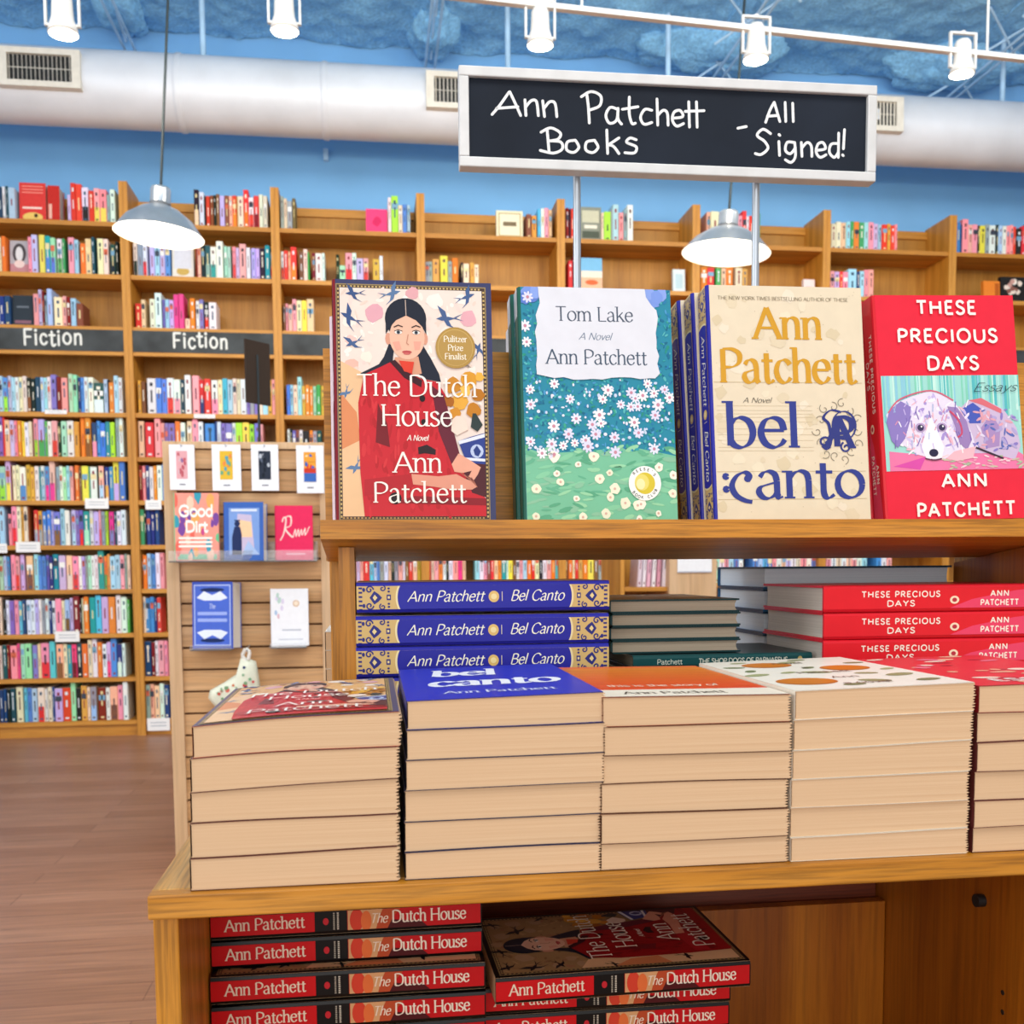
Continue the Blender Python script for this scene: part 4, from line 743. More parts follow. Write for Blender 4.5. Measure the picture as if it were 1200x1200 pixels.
def art_daisies(d):
    B = 1125; R_ = random.Random(4)
    d.rect(105, 0, 810, 1020, '2b88a2', 0); d.poly([(105, 0), (810, 0), (810, 290), (600, 330), (400, 310), (200, 300), (105, 330)], '78bf9c', 1)
    for _ in range(1300):
        x = R_.uniform(105, 805); y = R_.uniform(300, 1015); d.ell(x, y, R_.uniform(5, 13), R_.uniform(3, 7), R_.choice(['1f6f94', '36a0a6', '3fa68c', '2c7fae', '58b4b8', '2a8f7c', '1d6a88', '4a98c8']), 2, 6, R_.random() * 3)
    for _ in range(150):
        x = R_.uniform(105, 805); y = R_.uniform(0, 330); d.ell(x, y, R_.uniform(18, 42), R_.uniform(4, 12), R_.choice(['86c9a2', '64b08e', '98d2a8', '5ca884', '8ac0a0']), 2, 8, R_.uniform(-.4, .4))
    for x, y in ((150, 1000), (170, 975), (185, 1000), (135, 970), (715, 1000), (745, 985), (765, 1000), (730, 965)): d.blob(x, y, 34, R_.choice(['7a98e0', '5c7ccc', '8aa4e6']), 3, 10, .35, 1, R_)
    top = ((150, 150), (135, 275), (140, 345), (150, 550), (150, 615), (260, 525), (330, 590), (480, 590), (505, 550), (562, 612), (612, 560), (630, 585), (640, 620), (608, 622), (665, 572), (718, 562), (768, 545), (790, 580), (735, 612), (720, 658), (355, 675), (252, 708), (462, 658), (428, 700), (468, 695), (318, 742), (442, 742), (395, 768), (345, 780), (292, 792), (240, 785), (528, 755), (622, 690), (640, 735), (710, 805), (145, 775), (530, 820), (405, 795), (690, 520), (250, 830), (195, 825))
    for x, y in top: daisy(d, x, B - y, R_.uniform(20, 31), R_.choice(['e4e8f6', 'dcdcf4', 'e2e6fa', 'f2f0f6']), 'c88a9c', 4, R_)
    for x, y in ((260, 912), (275, 948), (165, 978), (345, 1020), (372, 1100), (478, 1085), (500, 910), (522, 978), (500, 1015), (568, 1040), (430, 838), (358, 872), (625, 1050), (640, 1045), (730, 885), (630, 1110), (720, 1085), (790, 1000), (795, 920), (160, 1095), (455, 935), (248, 838)):
        d.blob(x, B - y, R_.uniform(16, 30), R_.choice(['f0ecd4', 'e8ead0', 'f6f0e0']), 4, 11, .3, 1, R_); d.ell(x, B - y, 6, 6, 'd8b0a0', 5, 7)
    e = []
    for i in range(24): e.append((188 + 548 * i / 23 , 1010 - 0))
    for _ in range(120): d.ell(R_.uniform(112, 805), R_.uniform(300, 640), R_.uniform(4, 9), R_.uniform(4, 9), R_.choice(['dfe6f4', 'c9d6ee', 'e8e4f4']), 3, 7)
    lab = [(198, 1020), (690, 1020), (694, 985), (718, 950), (738, 930)] + [(740 + R_.uniform(-6, 8), 930 - k * 34) for k in range(8)] + [(748, 650), (725, 628)] + [(700 - k * 44, 626 + R_.uniform(-8, 6)) for k in range(11)] + [(182, 640)] + [(186 + R_.uniform(-8, 6), 680 + k * 36) for k in range(7)] + [(205, 950), (200, 985)]
    d.poly(lab, 'dddfe8', 7)
    text(d, 'Tom Lake', 452, B - 250, 60, '4a5568', 8, width=360, align='c', w=.085, thin=.03, serif=True)
    text(d, 'A Novel', 452, B - 332, 30, '6a7a90', 8, width=150, align='c', w=.09, thin=.035, slant=.35)
    text(d, 'Ann Patchett', 458, B - 438, 62, '46566a', 8, width=465, align='c', w=.085, thin=.03, serif=True)
    cx, cy = 661, B - 955
    d.ell(cx, cy, 75, 75, 'f6f6f2', 8, 40); d.ell(cx, cy, 47, 47, 'd8c33c', 9, 32); d.ell(cx - 14, cy + 4, 33, 36, 'e6d873', 10, 24); d.ell(cx - 20, cy - 4, 20, 24, 'f2e8ae', 11, 20)
    for s, a0, a1, up in (("REESE'S", 2.45, .7, 1), ('BOOK CLUB', 3.75, 5.7, -1)):
        for k, ch in enumerate(s):
            a = a0 + (a1 - a0) * k / (len(s) - 1); rr = 56 if up > 0 else 67
            text(d, ch, cx + rr * math.cos(a), cy + rr * math.sin(a), 11, '3a3a3a', 9, w=.15, align='c', rot=a - math.pi / 2 if up > 0 else a + math.pi / 2)
def swirl(d, x, y, r, a0, turns, w, c, layer, sgn=1):
    pts = []
    for i in range(22):
        t = i / 21; a = a0 + sgn * turns * 2 * math.pi * t; pts.append((x + r * (1 - .8 * t) * math.cos(a), y + r * (1 - .8 * t) * math.sin(a)))
    d.stroke(pts, w, c, layer)
def art_cream(d):
    B = 1120; R_ = random.Random(8)
    d.rect(205, 0, 870, 1025, 'e2d4ba', 0)
    for _ in range(60): d.blob(R_.uniform(230, 850), R_.uniform(20, 1000), R_.uniform(10, 45), R_.choice(['dccdb0', 'e8dcc6', 'd8c8a8', 'e6dac0']), 1, 10, .5, 1, R_)
    for _ in range(50): d.ell(R_.uniform(220, 860), R_.uniform(10, 1010), 1.5, 1.5, '9a8a70', 2, 5)
    for y in (620, 640, 655, 670, 690, 720, 745, 770, 800, 815): d.rect(235, B - y, 640, B - y + 1.5, 'cfc0a2', 2)
    for y in (905, 1025, 518): d.rect(225, B - y, 860, B - y + 2, 'c8b48e', 2)
    text(d, 'THE NEW YORK TIMES BESTSELLING AUTHOR OF THESE', 535, B - 158, 15, '8a7c66', 3, width=560, align='c', w=.1, thin=.05)
    text(d, 'Ann', 550, B - 325, 134, 'd09a2e', 3, width=295, align='c', w=.12, thin=.03, serif=True)
    text(d, 'Patchett', 545, B - 516, 142, 'd09a2e', 3, width=590, align='c', w=.115, thin=.028, serif=True)
    text(d, 'A Novel', 405, B - 606, 22, '6a6458', 3, width=120, align='c', w=.1, thin=.04, slant=.3)
    text(d, 'bel', 262, B - 797, 183, '35408c', 3, width=325, w=.115, thin=.028, serif=True)
    text(d, ':', 245, B - 985, 110, '35408c', 3, w=.12)
    text(d, 'anto', 385, B - 1018, 168, '35408c', 3, width=470, w=.115, thin=.028, serif=True)
    d.stroke([(c[0], B - c[1]) for c in cr([(352, 945), (360, 925), (340, 908), (305, 925), (285, 965), (300, 1005), (335, 1028), (368, 1036)], 6)], 26, '35408c', 3, thin=8)
    d.ell(352, B - 935, 15, 15, '35408c', 3)
    cx, cy, N_ = 748, B - 730, '343c80'
    for k in range(14):
        a = 2 * math.pi * k / 14; rr = 112 if k % 2 else 98
        swirl(d, cx + rr * .82 * math.cos(a), cy + rr * 1.12 * math.sin(a), 22, a, .9, 3, '8a8272', 3, 1 if k % 2 else -1)
    text(d, 'A', cx + 4, cy - 70, 130, N_, 4, w=.15, thin=.04, serif=True, align='c'); text(d, 'P', cx + 22, cy - 66, 128, N_, 4, w=.15, thin=.04, align='c', width=90)
    d.stroke(cr([(cx - 72, cy - 62), (cx - 50, cy - 78), (cx - 34, cy - 40), (cx - 40, cy + 30), (cx - 62, cy + 60), (cx - 30, cy + 92), (cx + 15, cy + 84)], 6), 14, N_, 4, thin=4)
    swirl(d, cx - 62, cy - 48, 26, 0, 1.1, 9, N_, 4); swirl(d, cx + 30, cy - 70, 24, 2, 1.2, 8, N_, 4); d.stroke(ring(cx + 26, cy + 26, 50, 62), 9, N_, 4, thin=3)
def art_dog(d):
    B = 1115; R_ = random.Random(6)
    d.rect(130, 0, 780, 975, 'e4283f', 0)
    for s, y, x0, x1, cap in (('THESE', 223, 325, 602, 54), ('PRECIOUS', 346, 230, 692, 54), ('DAYS', 465, 357, 597, 54), ('ANN', 973, 392, 602, 54), ('PATCHETT', 1098, 270, 724, 54)):
        text(d, s, (x0 + x1) / 2, B - y, cap, 'f8eee8', 12, w=.15, track=.12, width=x1 - x0, align='c')
    y0, y1 = B - 900, B - 490
    d.rect(148, y0, 780, y1, '9ed8d0', 1)
    for _ in range(70):
        x = R_.uniform(150, 775); d.rect(x, y1 - R_.uniform(120, 300), x + R_.uniform(5, 14), y1, R_.choice(['6cc4c0', 'c6ebe2', '84d0b8', '58b8c0', 'b0e4dc', '8cc8dc']), 2)
    d.poly([(165, y0), (165, y0 + 85), (300, y0 + 70), (520, y0 + 80), (720, y0 + 100), (780, y0 + 60), (780, y0)], 'e87aa8', 3); d.poly([(180, y0 + 20), (330, y0 + 60), (300, y0 + 5)], 'd850a8', 4)
    Pt = lambda *c: [(c[i], B - c[i + 1]) for i in range(0, len(c), 2)]
    d.poly(Pt(480, 650, 540, 600, 620, 600, 700, 640, 755, 720, 770, 800, 740, 860, 620, 830, 520, 830), 'cbb8d8', 4); d.poly(Pt(540, 600, 600, 590, 690, 640, 690, 660, 600, 620), 'd8707c', 5)
    d.poly(Pt(500, 640, 560, 610, 600, 640, 590, 700, 540, 700), '4a5cb8', 5); d.poly(Pt(590, 720, 640, 660, 680, 720, 670, 800, 610, 810), 'a98cc0', 5)
    d.poly(Pt(160, 660, 200, 610, 280, 580, 370, 555, 460, 590, 500, 640, 545, 740, 560, 800, 500, 850, 380, 855, 290, 830, 200, 770), 'e4dcf0', 5)
    for _ in range(120):
        a = R_.uniform(0, 6.28); q = R_.random() ** .5; d.ell(360 + 185 * q * math.cos(a), B - (710 + 130 * q * math.sin(a)), R_.uniform(6, 22), R_.uniform(3, 8), R_.choice(['c4b4e4', 'f4f0fa', 'a894d4', 'eadcf0', 'd0c4ec', 'e8b8c8']), 6, 7, R_.random() * 3)
    for _ in range(60): d.ell(R_.uniform(560, 750), B - R_.uniform(640, 820), R_.uniform(8, 24), R_.uniform(3, 8), R_.choice(['8c7cc4', 'e0d4ec', 'b0a4d4', 'e0a4b4', '5c6cb4']), 6, 7, R_.random() * 3)
    d.poly(Pt(160, 690, 175, 640, 230, 600, 275, 625, 265, 690, 240, 760, 205, 800, 178, 770), '8c7cc0', 7); d.poly(Pt(440, 625, 485, 630, 525, 690, 545, 770, 520, 815, 488, 790, 470, 710), '9a80b8', 7)
    d.poly(Pt(335, 735, 362, 660, 390, 735, 415, 800, 400, 850, 330, 850, 312, 800), 'f4f0fa', 7)
    for _ in range(60): d.stroke([(x0_, y0_), (x0_ + R_.uniform(-16, 16), y0_ - R_.uniform(14, 40))] if (x0_ := R_.uniform(190, 540)) and (y0_ := B - R_.uniform(590, 800)) else [], 4, R_.choice(['7a68b4', 'c8b8e8', 'ffffff', 'd890ac', '9cb0d8']), 7.5)
    d.stroke(cr(Pt(450, 645, 490, 690, 500, 740, 480, 760)), 8, 'c84a6c', 8); d.stroke(cr(Pt(170, 650, 230, 590, 370, 556, 470, 600)), 6, 'd4607c', 8)
    for x in (312, 410): d.ell(x, B - 715, 24, 20, 'b49cc8', 8, 14); d.ell(x, B - 716, 15, 14, '3c3658', 9, 14); d.ell(x + 4, B - 711, 4, 4, 'ffffff', 10, 8)
    d.ell(365, B - 800, 46, 44, 'f2eef8', 7.2, 16); d.ell(365, B - 825, 21, 17, '2c2c48', 9, 14); d.stroke(cr(Pt(325, 848, 365, 856, 400, 850)), 6, '6c3850', 9)
    d.poly(Pt(420, 850, 460, 820, 560, 800, 545, 850, 470, 862), 'efb8c4', 7); d.stroke(Pt(560, 805, 685, 855), 8, '3c2c3c', 8)
    for _ in range(40): d.ell(R_.uniform(400, 770), y0 + R_.uniform(5, 60), R_.uniform(8, 24), 4, R_.choice(['c8c0a8', 'e8a0b8', 'a8b89c', 'f0d0d8']), 6, 7, R_.uniform(-.4, .4))
    text(d, 'Essays', 660, B - 562, 36, '2c3440', 12, w=.07, thin=.04, slant=.45, width=200, align='c')
# spines: u runs from head to tail, v across
def art_spine_portrait(d, L, T):
    R_ = random.Random(2)
    d.rect(0, 0, L, T, '0c0809', 0); e = T * .09
    d.rect(.0, e, L * .375, T - e, 'cc1018', 1); d.rect(L * .495, e, L * .995, T - e, 'c01018', 1); d.rect(L * .497, e, L * .66, T - e, 'd6a070', 2)
    d.ell(L * .53, T * .5, L * .026, T * .4, 'd2402c', 3); d.ell(L * .565, T * .45, L * .02, T * .36, 'e2703a', 3); d.poly([(L * .6, e), (L * .68, e), (L * .66, T * .5), (L * .7, T - e), (L * .63, T - e), (L * .61, T * .5)], 'b84a28', 3); d.poly([(L * .64, e), (L * .8, e), (L * .77, T * .35), (L * .66, T * .45)], '4c1016', 3)
    text(d, 'Ann Patchett', L * .195, T * .34, T * .4, 'f0dcc8', 4, width=L * .29, align='c', w=.1, thin=.045, serif=True)
    text(d, 'The', L * .578, T * .36, T * .33, 'f0dcc8', 4, w=.09, thin=.045, slant=.3, width=L * .065); text(d, 'Dutch House', L * .66, T * .35, T * .42, 'f0e0d0', 4, width=L * .28, w=.1, thin=.045, serif=True)
    d.ell(L * .416, T * .5, T * .1, T * .13, 'c42430', 3, 12)
    for k in range(9): d.rect(L * .443, T * (.2 + k * .07), L * .449, T * (.24 + k * .07), 'b8b0a0', 3); d.rect(L * .457, T * (.2 + k * .07), L * .464, T * (.24 + k * .07), 'd8d0c0', 3)
def art_spine_ornate(d, L, T):
    d.rect(0, 0, L, T, 'd2b274', 0)
    def arch(s):
        m_ = lambda u: u if s == 0 else L - u; N_ = '2c2f7c'
        for k in range(7):
            v = T * (.08 + .14 * k); d.rect(m_(L * .008), v, m_(L * .022), v + T * .06, N_, 1)
        d.poly([(m_(L * .05), T * .5), (m_(L * .068), T * .72), (m_(L * .085), T * .62), (m_(L * .098), T * .5), (m_(L * .085), T * .38), (m_(L * .068), T * .28)], N_, 1)
        d.poly([(m_(L * .062), T * .5), (m_(L * .07), T * .6), (m_(L * .08), T * .5), (m_(L * .07), T * .4)], 'e6d096', 2)
        for v0, sg in ((.76, 1), (.24, -1)):
            swirl(d, m_(L * .05), T * v0, T * .13, 0, 1.2, T * .045, N_, 1, sg); swirl(d, m_(L * .1), T * (v0 + .04 * sg), T * .11, 2, 1.2, T * .04, N_, 1, -sg); d.ell(m_(L * .028), T * v0, L * .006, T * .07, N_, 1, 8)
        d.rect(m_(L * .116), T * .42, m_(L * .132), T * .6, N_, 1); d.rect(m_(L * .12), T * .47, m_(L * .128), T * .55, 'e6d096', 2)
        for v in (.2, .3, .7, .8): d.ell(m_(L * .124), T * v, L * .005, T * .035, N_, 1, 8)
    arch(0); arch(1)
    def cart(u0, u1, ins, c, layer):
        a, b2 = L * u0, L * u1; t0, t1 = T * ins, T * (1 - ins); pts = []
        for k in range(9): q = math.pi / 2 * k / 8; pts.append((b2 - L * .03 + L * .03 * math.sin(q), t1 - (t1 - t0) * .5 * (1 - math.cos(q))))
        for k in range(8, -1, -1): q = math.pi / 2 * k / 8; pts.append((b2 - L * .03 + L * .03 * math.sin(q), t0 + (t1 - t0) * .5 * (1 - math.cos(q))))
        for k in range(9): q = math.pi / 2 * k / 8; pts.append((a + L * .03 - L * .03 * math.sin(q), t0 + (t1 - t0) * .5 * (1 - math.cos(q))))
        for k in range(8, -1, -1): q = math.pi / 2 * k / 8; pts.append((a + L * .03 - L * .03 * math.sin(q), t1 - (t1 - t0) * .5 * (1 - math.cos(q))))
        d.poly(pts, c, layer)
    cart(.15, .855, .0, 'ecdca8', 3); cart(.158, .847, .0, '26289a', 4)
    text(d, 'Ann Patchett', L * .195, T * .36, T * .34, 'f2eedc', 5, width=L * .3, **SCRIPT); text(d, 'Bel Canto', L * .6, T * .36, T * .34, 'f2eedc', 5, width=L * .215, **SCRIPT)
    d.ell(L * .535, T * .5, L * .021, T * .19, 'e0bc72', 5, 20); d.ell(L * .535, T * .5, L * .012, T * .1, 'f0dca0', 6, 12); d.rect(L * .5665, T * .35, L * .569, T * .66, 'e8dcb8', 5)
def art_spine_red(d, L, T):
    d.rect(0, 0, L, T, 'e0202c', 0); d.poly([(L * .52, 0), (L, 0), (L, T * .9), (L * .85, T * .75), (L * .66, T * .45)], 'e84468', 1)
    c = 'f8e8dc'; cx = L * .34
    text(d, 'THESE PRECIOUS', cx, T * .56, T * .2, c, 2, w=.16, track=.13, width=L * .35, align='c'); text(d, 'DAYS', cx, T * .22, T * .2, c, 2, w=.16, track=.13, align='c', width=L * .125)
    d.ell(L * .58, T * .43, L * .021, T * .15, 'f4dcc0', 2, 16); d.ell(L * .58, T * .43, L * .011, T * .08, 'b83040', 3, 10)
    text(d, 'ANN', L * .785, T * .56, T * .2, c, 2, w=.16, track=.13, align='c', width=L * .085); text(d, 'PATCHETT', L * .785, T * .22, T * .2, c, 2, w=.16, track=.1, align='c', width=L * .175)
def art_spine_teal(d, L, T):
    d.rect(0, 0, L, T, '12494c', 0); text(d, 'Patchett', L * .13, T * .32, T * .36, 'c8d0c4', 1, w=.1, width=L * .14); text(d, 'THE SHOP DOGS OF PARNASSUS', L * .36, T * .32, T * .36, 'c8d0c4', 1, w=.12, width=L * .5); d.ell(L * .93, T * .5, T * .2, T * .26, 'b8a468', 1, 10)

def upright_book(name, label, cat, W, H, T, front, spine, cols, page_mat, ov=.003, tb=.0022, group=None, mat=None, front_fit=None):
    """local: spine at x=0, front cover at y=0 facing -y, z up"""
    t = thing(name, label, cat, (0, 0, 0), group)
    mb = MB(); cf, cs, cb = cols
    pr = [(W, tb), (W, 0), (.003, 0), (.0008, .0009), (0, .0032), (0, T - .0032), (.0008, T - .0009), (.003, T), (W, T), (W, T - tb), (tb + .0006, T - tb), (tb + .0006, tb)]
    cc = [cf, cf, cs, cs, cs, cs, cs, cb, cb, cb, cs, cf]
    for i in range(len(pr)):
        j = (i + 1) % len(pr); (ax, ay), (bx, by) = pr[i], pr[j]
        mb.face([(ax, ay, 0), (ax, ay, H), (bx, by, H), (bx, by, 0)][::-1] if False else [(bx, by, 0), (ax, ay, 0), (ax, ay, H), (bx, by, H)], cc[i])
    for z, rv in ((0, False), (H, True)):
        for quad in ([(W, 0), (.003, 0), (tb + .0006, tb), (W, tb)], [(W, T), (W, T - tb), (tb + .0006, T - tb), (.003, T)], [(.003, 0), (0, .0032), (0, T - .0032), (.003, T), (tb + .0006, T - tb), (tb + .0006, tb)]):
            q = [(x, y, z) for x, y in quad]; mb.face(q if rv else q[::-1], cf)
    if front:
        d = Draw(mb, lambda u, v, h: (u, -h, v), front_fit, bound=(0.0032, W, 0, H)); front(d)
    if spine:
        d = Draw(mb, lambda u, v, h: (-h, T - v, H - u), bound=(0, H, .0033, T - .0033)); spine(d, H, T)
    t['page_height'] = H; mb.build('cover', mat or GLOSS, t)
    m2 = MB(); k = 7; rowsf = []
    for i in range(k + 1):
        a = i / k; y = tb + (T - 2 * tb) * a; dx = (.0018 if ov else 0) * math.sin(math.pi * a)
        rowsf.append([(tb + .0006, y, ov), (W - ov - dx, y, ov), (W - ov - dx, y, H - ov), (tb + .0006, y, H - ov), (tb + .0006, y, ov)])
    m2.grid(rowsf, None, 0, False); m2.face(rowsf[0][:4]); m2.face(rowsf[-1][:4][::-1]); m2.build('page_block', page_mat, t)
    return t
LYING = Matrix(((0, 0, -1), (1, 0, 0), (0, -1, 0)))   # spine to the viewer, front cover up, head to the viewer's left
def lay(o, left, front_y, top_z, yaw=0.0, T=0.0):
    """put a book lying: its head-side spine corner at x=left, spine at front_y, front cover at top_z"""
    o.matrix_world = Matrix.Translation((left, front_y, top_z)) @ Matrix.Rotation(yaw, 4, 'Z') @ LYING.to_4x4() @ Matrix.Translation((0, 0, -o['page_height']))
    o.rotation_mode = 'XYZ'

# ---------------------------------------------------------------- display table
TZ = .80
t = thing('display_table', 'oak display table with open lower shelf, carrying the deckle-edged paperback stacks', 'display table', (0, .643, TZ))
def part(name, lo, hi, mat, bev=.0012, parent=None):
    p = parent or t; o = p.location; return box(name, tuple(lo[i] - o[i] for i in range(3)), tuple(hi[i] - o[i] for i in range(3)), mat, p, bev)
part('table_top', (-.1415, .6555, TZ - .0155), (1.02, 1.34, TZ), OAKY)
part('front_edge', (-.1415, .643, TZ - .0155), (1.02, .655, TZ), OAKX)
part('side_panel', (-.1412, .655, 0), (-.1255, 1.33, TZ - .016), OAKZ)
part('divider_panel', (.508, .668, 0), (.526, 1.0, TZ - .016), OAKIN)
part('side_panel', (1.0, .655, 0), (1.016, 1.33, TZ - .016), OAKZ)
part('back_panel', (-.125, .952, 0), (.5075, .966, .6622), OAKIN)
part('back_rail', (-.125, .972, .64), (.5075, .99, TZ - .016), wood('dark_red_oak_rail', '5a2410', '74321a', '84401e', 0, 1))
part('lower_shelf', (-.125, .67, .517), (.5075, .951, .5335), OAKX)
mb = MB(); mb.tube((.508, .7886, .7162), (.501, .7886, .7162), .0055, 12)
mb.v = [(x, y - .643, z - TZ) for x, y, z in mb.v]; mb.build('shelf_peg', BLACK, t)
for yy, zz in ((.758, .6485), (.7575, .632)): mb = MB(); mb.tube((.5082, yy, zz), (.5076, yy, zz), .0022, 10); mb.v = [(x, y - .643, z - TZ) for x, y, z in mb.v]; mb.build('peg_hole', BLACK, t)

# ---------------------------------------------------------------- riser with tilted ledge
TILT = rad(6.5); RY, RZ = .90, 1.0428
t = thing('display_riser', 'oak riser on the table with a tilted ledge holding face-out hardbacks', 'display riser', (0, RY, TZ))
def tilted(y, n): return (RY + y * math.cos(TILT) + n * math.sin(TILT), RZ - y * math.sin(TILT) + n * math.cos(TILT))
def tbox(name, x0, x1, y0, y1, n0, n1, mat):
    mb = MB(); c = [tilted(y, n_) for n_ in (n0, n1) for y in (y0, y1)]; k = []
    P8 = [(x, c[i][0] - RY, c[i][1] - TZ) for x in (x0, x1) for i in range(4)]
    for q in ((0, 1, 3, 2), (4, 6, 7, 5), (0, 4, 5, 1), (2, 3, 7, 6), (0, 2, 6, 4), (1, 5, 7, 3)): mb.face([P8[i] for i in q])
    return mb.build(name, mat, t, .001)
def prism(name, x0, x1, yz, mat, bev=.001):
    mb = MB(); n_ = len(yz); A = [(x0, y, z + RZ - TZ) for y, z in yz]; C = [(x1, y, z + RZ - TZ) for y, z in yz]
    mb.face(A); mb.face(C[::-1])
    for i in range(n_): j = (i + 1) % n_; mb.face([A[j], A[i], C[i], C[j]])
    return mb.build(name, mat, t, bev)
US = .122      # slope of the ledge's underside
prism('tilted_ledge', -.044, .80, [(0, 0), (.1485, -.0015), (.1485, -.0166 - US * .1485), (0, -.0166)], OAKX)
prism('back_board', -.046, .80, [(.1495, -.034), (.1495 + .215 * math.tan(TILT), .181), (.1645 + .215 * math.tan(TILT), .182), (.1645, -.034)], OAKX)
def foot_panel(name, x0, x1, ya, yb, mat): prism(name, x0, x1, [(ya - RY, TZ - RZ), (ya - RY, -.0172 - US * (ya - RY)), (yb - RY, -.0172 - US * (yb - RY)), (yb - RY, TZ - RZ)], mat)
foot_panel('side_panel', -.0305, -.0162, .945, 1.045, OAKZ)
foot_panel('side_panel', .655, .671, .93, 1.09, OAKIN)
foot_panel('front_foot', .782, .798, .905, 1.02, OAKZ)
part('rear_ledge', (-.046, 1.073, 1.026), (.80, 1.17, 1.038), OAKX)
part('rear_foot', (-.044, 1.075, TZ), (-.03, 1.165, 1.0255), OAKZ)
part('rear_foot', (.70, 1.075, TZ), (.716, 1.165, 1.0255), OAKZ)

# ---------------------------------------------------------------- books standing on the ledge
def stand(o, x, y, roll=0.0, lift=0.0):
    """y: distance of the cover's foot behind the ledge front, measured down the slope"""
    o.matrix_world = Matrix.Translation((x, RY + y, RZ - .0101 * y + .0006 + lift + .152 * max(0, math.sin(roll)))) @ Matrix.Rotation(-TILT, 4, 'X') @ Matrix.Rotation(roll, 4, 'Y')
W_, H_ = .152, .2285
def place_row(proto, label_front, labels, x, y0, T, roll, dxs, rolls=None, group=None):
    stand(proto, x, y0, roll)
    for i, (dx, lb) in enumerate(zip(dxs, labels)):
        o = dup(proto, lb, group); stand(o, x + dx, y0 + (T + .0008) * (i + 1), (rolls or [roll] * 9)[i])
T1 = .027
bk = upright_book('hardcover_book', 'hardback with red-coated dark-haired portrait and gold seal, facing out on the ledge', 'book', W_, .2345, T1, art_portrait, art_spine_portrait, ('3b3f66', '7c1a24', '3b3f66'), PAGESL, front_fit=fit(80, 797, 1120, 65, W_, .2345))
stand(bk, -.0335, .083)
bw = upright_book('hardcover_book', 'white-spined book just showing behind the left edge of the red-coated portrait', 'book', .146, .206, .024, None, None, ('eceaf0', 'e6d6e0', 'eceaf0'), PAGESL)
stand(bw, -.0375, .083 + T1 + .002)
T2 = .026
bk = upright_book('hardcover_book', 'teal daisy-meadow hardback with grey label, front copy on the ledge', 'book', W_, H_ * 1.006, T2, art_daisies, lambda d, L, T: (d.rect(0, 0, L, T, '1f5c50', 0), d.rect(0, 0, L * .12, T, 'cfd4dc', 1)), ('2b88a2', '1f5c50', '2b88a2'), PAGESL, front_fit=fit(105, 810, 1125, 105, W_, H_ * 1.006))
place_row(bk, '', ['second teal daisy-meadow hardback, behind the front copy and showing at its left', 'third teal daisy-meadow hardback, rearmost on the ledge, showing pale at the right'], .1443, .075, T2, rad(-.3), [-.003, .006], [rad(-.3), rad(.2)])
T3 = .0275
def art_cream_spine(d, L, T): art_spine_ornate(d, L, T)
bk = upright_book('hardcover_book', 'cream hardback with gold author lettering and blue spine, front copy on the ledge', 'book', W_ * 1.045, H_ * 1.012, T3, art_cream, art_cream_spine, ('e2d4ba', '26289a', 'e2d4ba'), PAGESL, front_fit=fit(209, 874, 1120, 95, W_ * 1.045, H_ * 1.012))
place_row(bk, '', ['second cream hardback with blue ornate spine, behind the front copy', 'third cream hardback with blue ornate spine, rearmost of its row'], .327, .055, T3, rad(-.5), [-.004, -.008], [rad(-.9), rad(-1.3)])
T4 = .024
bk = upright_book('hardcover_book', 'red hardback with painted resting dog, front copy at the end of the ledge', 'book', W_, H_ * .995, T4, art_dog, art_spine_red, ('e4283f', 'd81c2c', 'e4283f'), PAGESL, front_fit=fit(130, 780, 1115, 140, W_, H_ * .995))
place_row(bk, '', ['second red hardback of the dog painting, tucked behind the front copy', 'third red hardback of the dog painting, rearmost and lowest'], .5035, .06, T4, rad(-1.5), [-.003, -.007], [rad(-1.5), rad(-2)])
rb = upright_book('hardcover_book', 'pale grey book standing behind the back board between portrait and daisy hardbacks', 'book', .14, .212, .02, None, None, ('dfe2e8', 'd4d8e0', 'dfe2e8'), PAGESL)
rb.matrix_world = Matrix.Translation((.145, 1.085, 1.0385))

# ---------------------------------------------------------------- chalkboard sign on two poles
SY = 1.115
c0, c1 = on_y(537, 83, SY), on_y(1022, 102, SY); SW = c1.x - c0.x; SH = on_y(780, 92, SY).z - on_y(780, 207, SY).z
ctr = (on_y(537, 142, SY) + on_y(1022, 158, SY)) / 2
t = thing('chalkboard_sign', 'silver-framed chalkboard sign lettered in white chalk, held above the books on two poles', 'sign', ctr)
fr = .0105
mb = MB()
for lo, hi in (((-SW / 2, -.009, -SH / 2), (SW / 2, .009, -SH / 2 + fr)), ((-SW / 2, -.009, SH / 2 - fr), (SW / 2, .009, SH / 2)), ((-SW / 2, -.009, -SH / 2 + fr), (-SW / 2 + fr, .009, SH / 2 - fr)), ((SW / 2 - fr, -.009, -SH / 2 + fr), (SW / 2, .009, SH / 2 - fr))): mb.box(lo, hi)
mb.build('frame', SILVER, t, .0012)
mb = MB(); mb.box((-SW / 2 + fr, -.004, -SH / 2 + fr), (SW / 2 - fr, .006, SH / 2 - fr))
def sign_tr(x, y):   # chalk lines measured on the photographed board: its own left/right/top/bottom edges
    u = (x - 548) / (1011 - 548); yt = 95 + 19 * u; yb = 187 + 15 * u
    return ((-SW / 2 + fr) + u * (SW - 2 * fr), (-SH / 2 + fr) + ((-y) - yt) / (yb - yt) * -(SH - 2 * fr) + (SH - 2 * fr))
d = Draw(mb, lambda u, v, h: (u, -.004 - h, v), sign_tr, mi=1)
ck = dict(w=.085, round_=True); CH = 'eef0f2'
def hand(s, pts_list): 
    for p in pts_list: d.stroke([(x, -y) for x, y in cr(p, 5)] if len(p) > 2 else [(x, -y) for x, y in p], 3.2, CH, 0, None, 0, True)
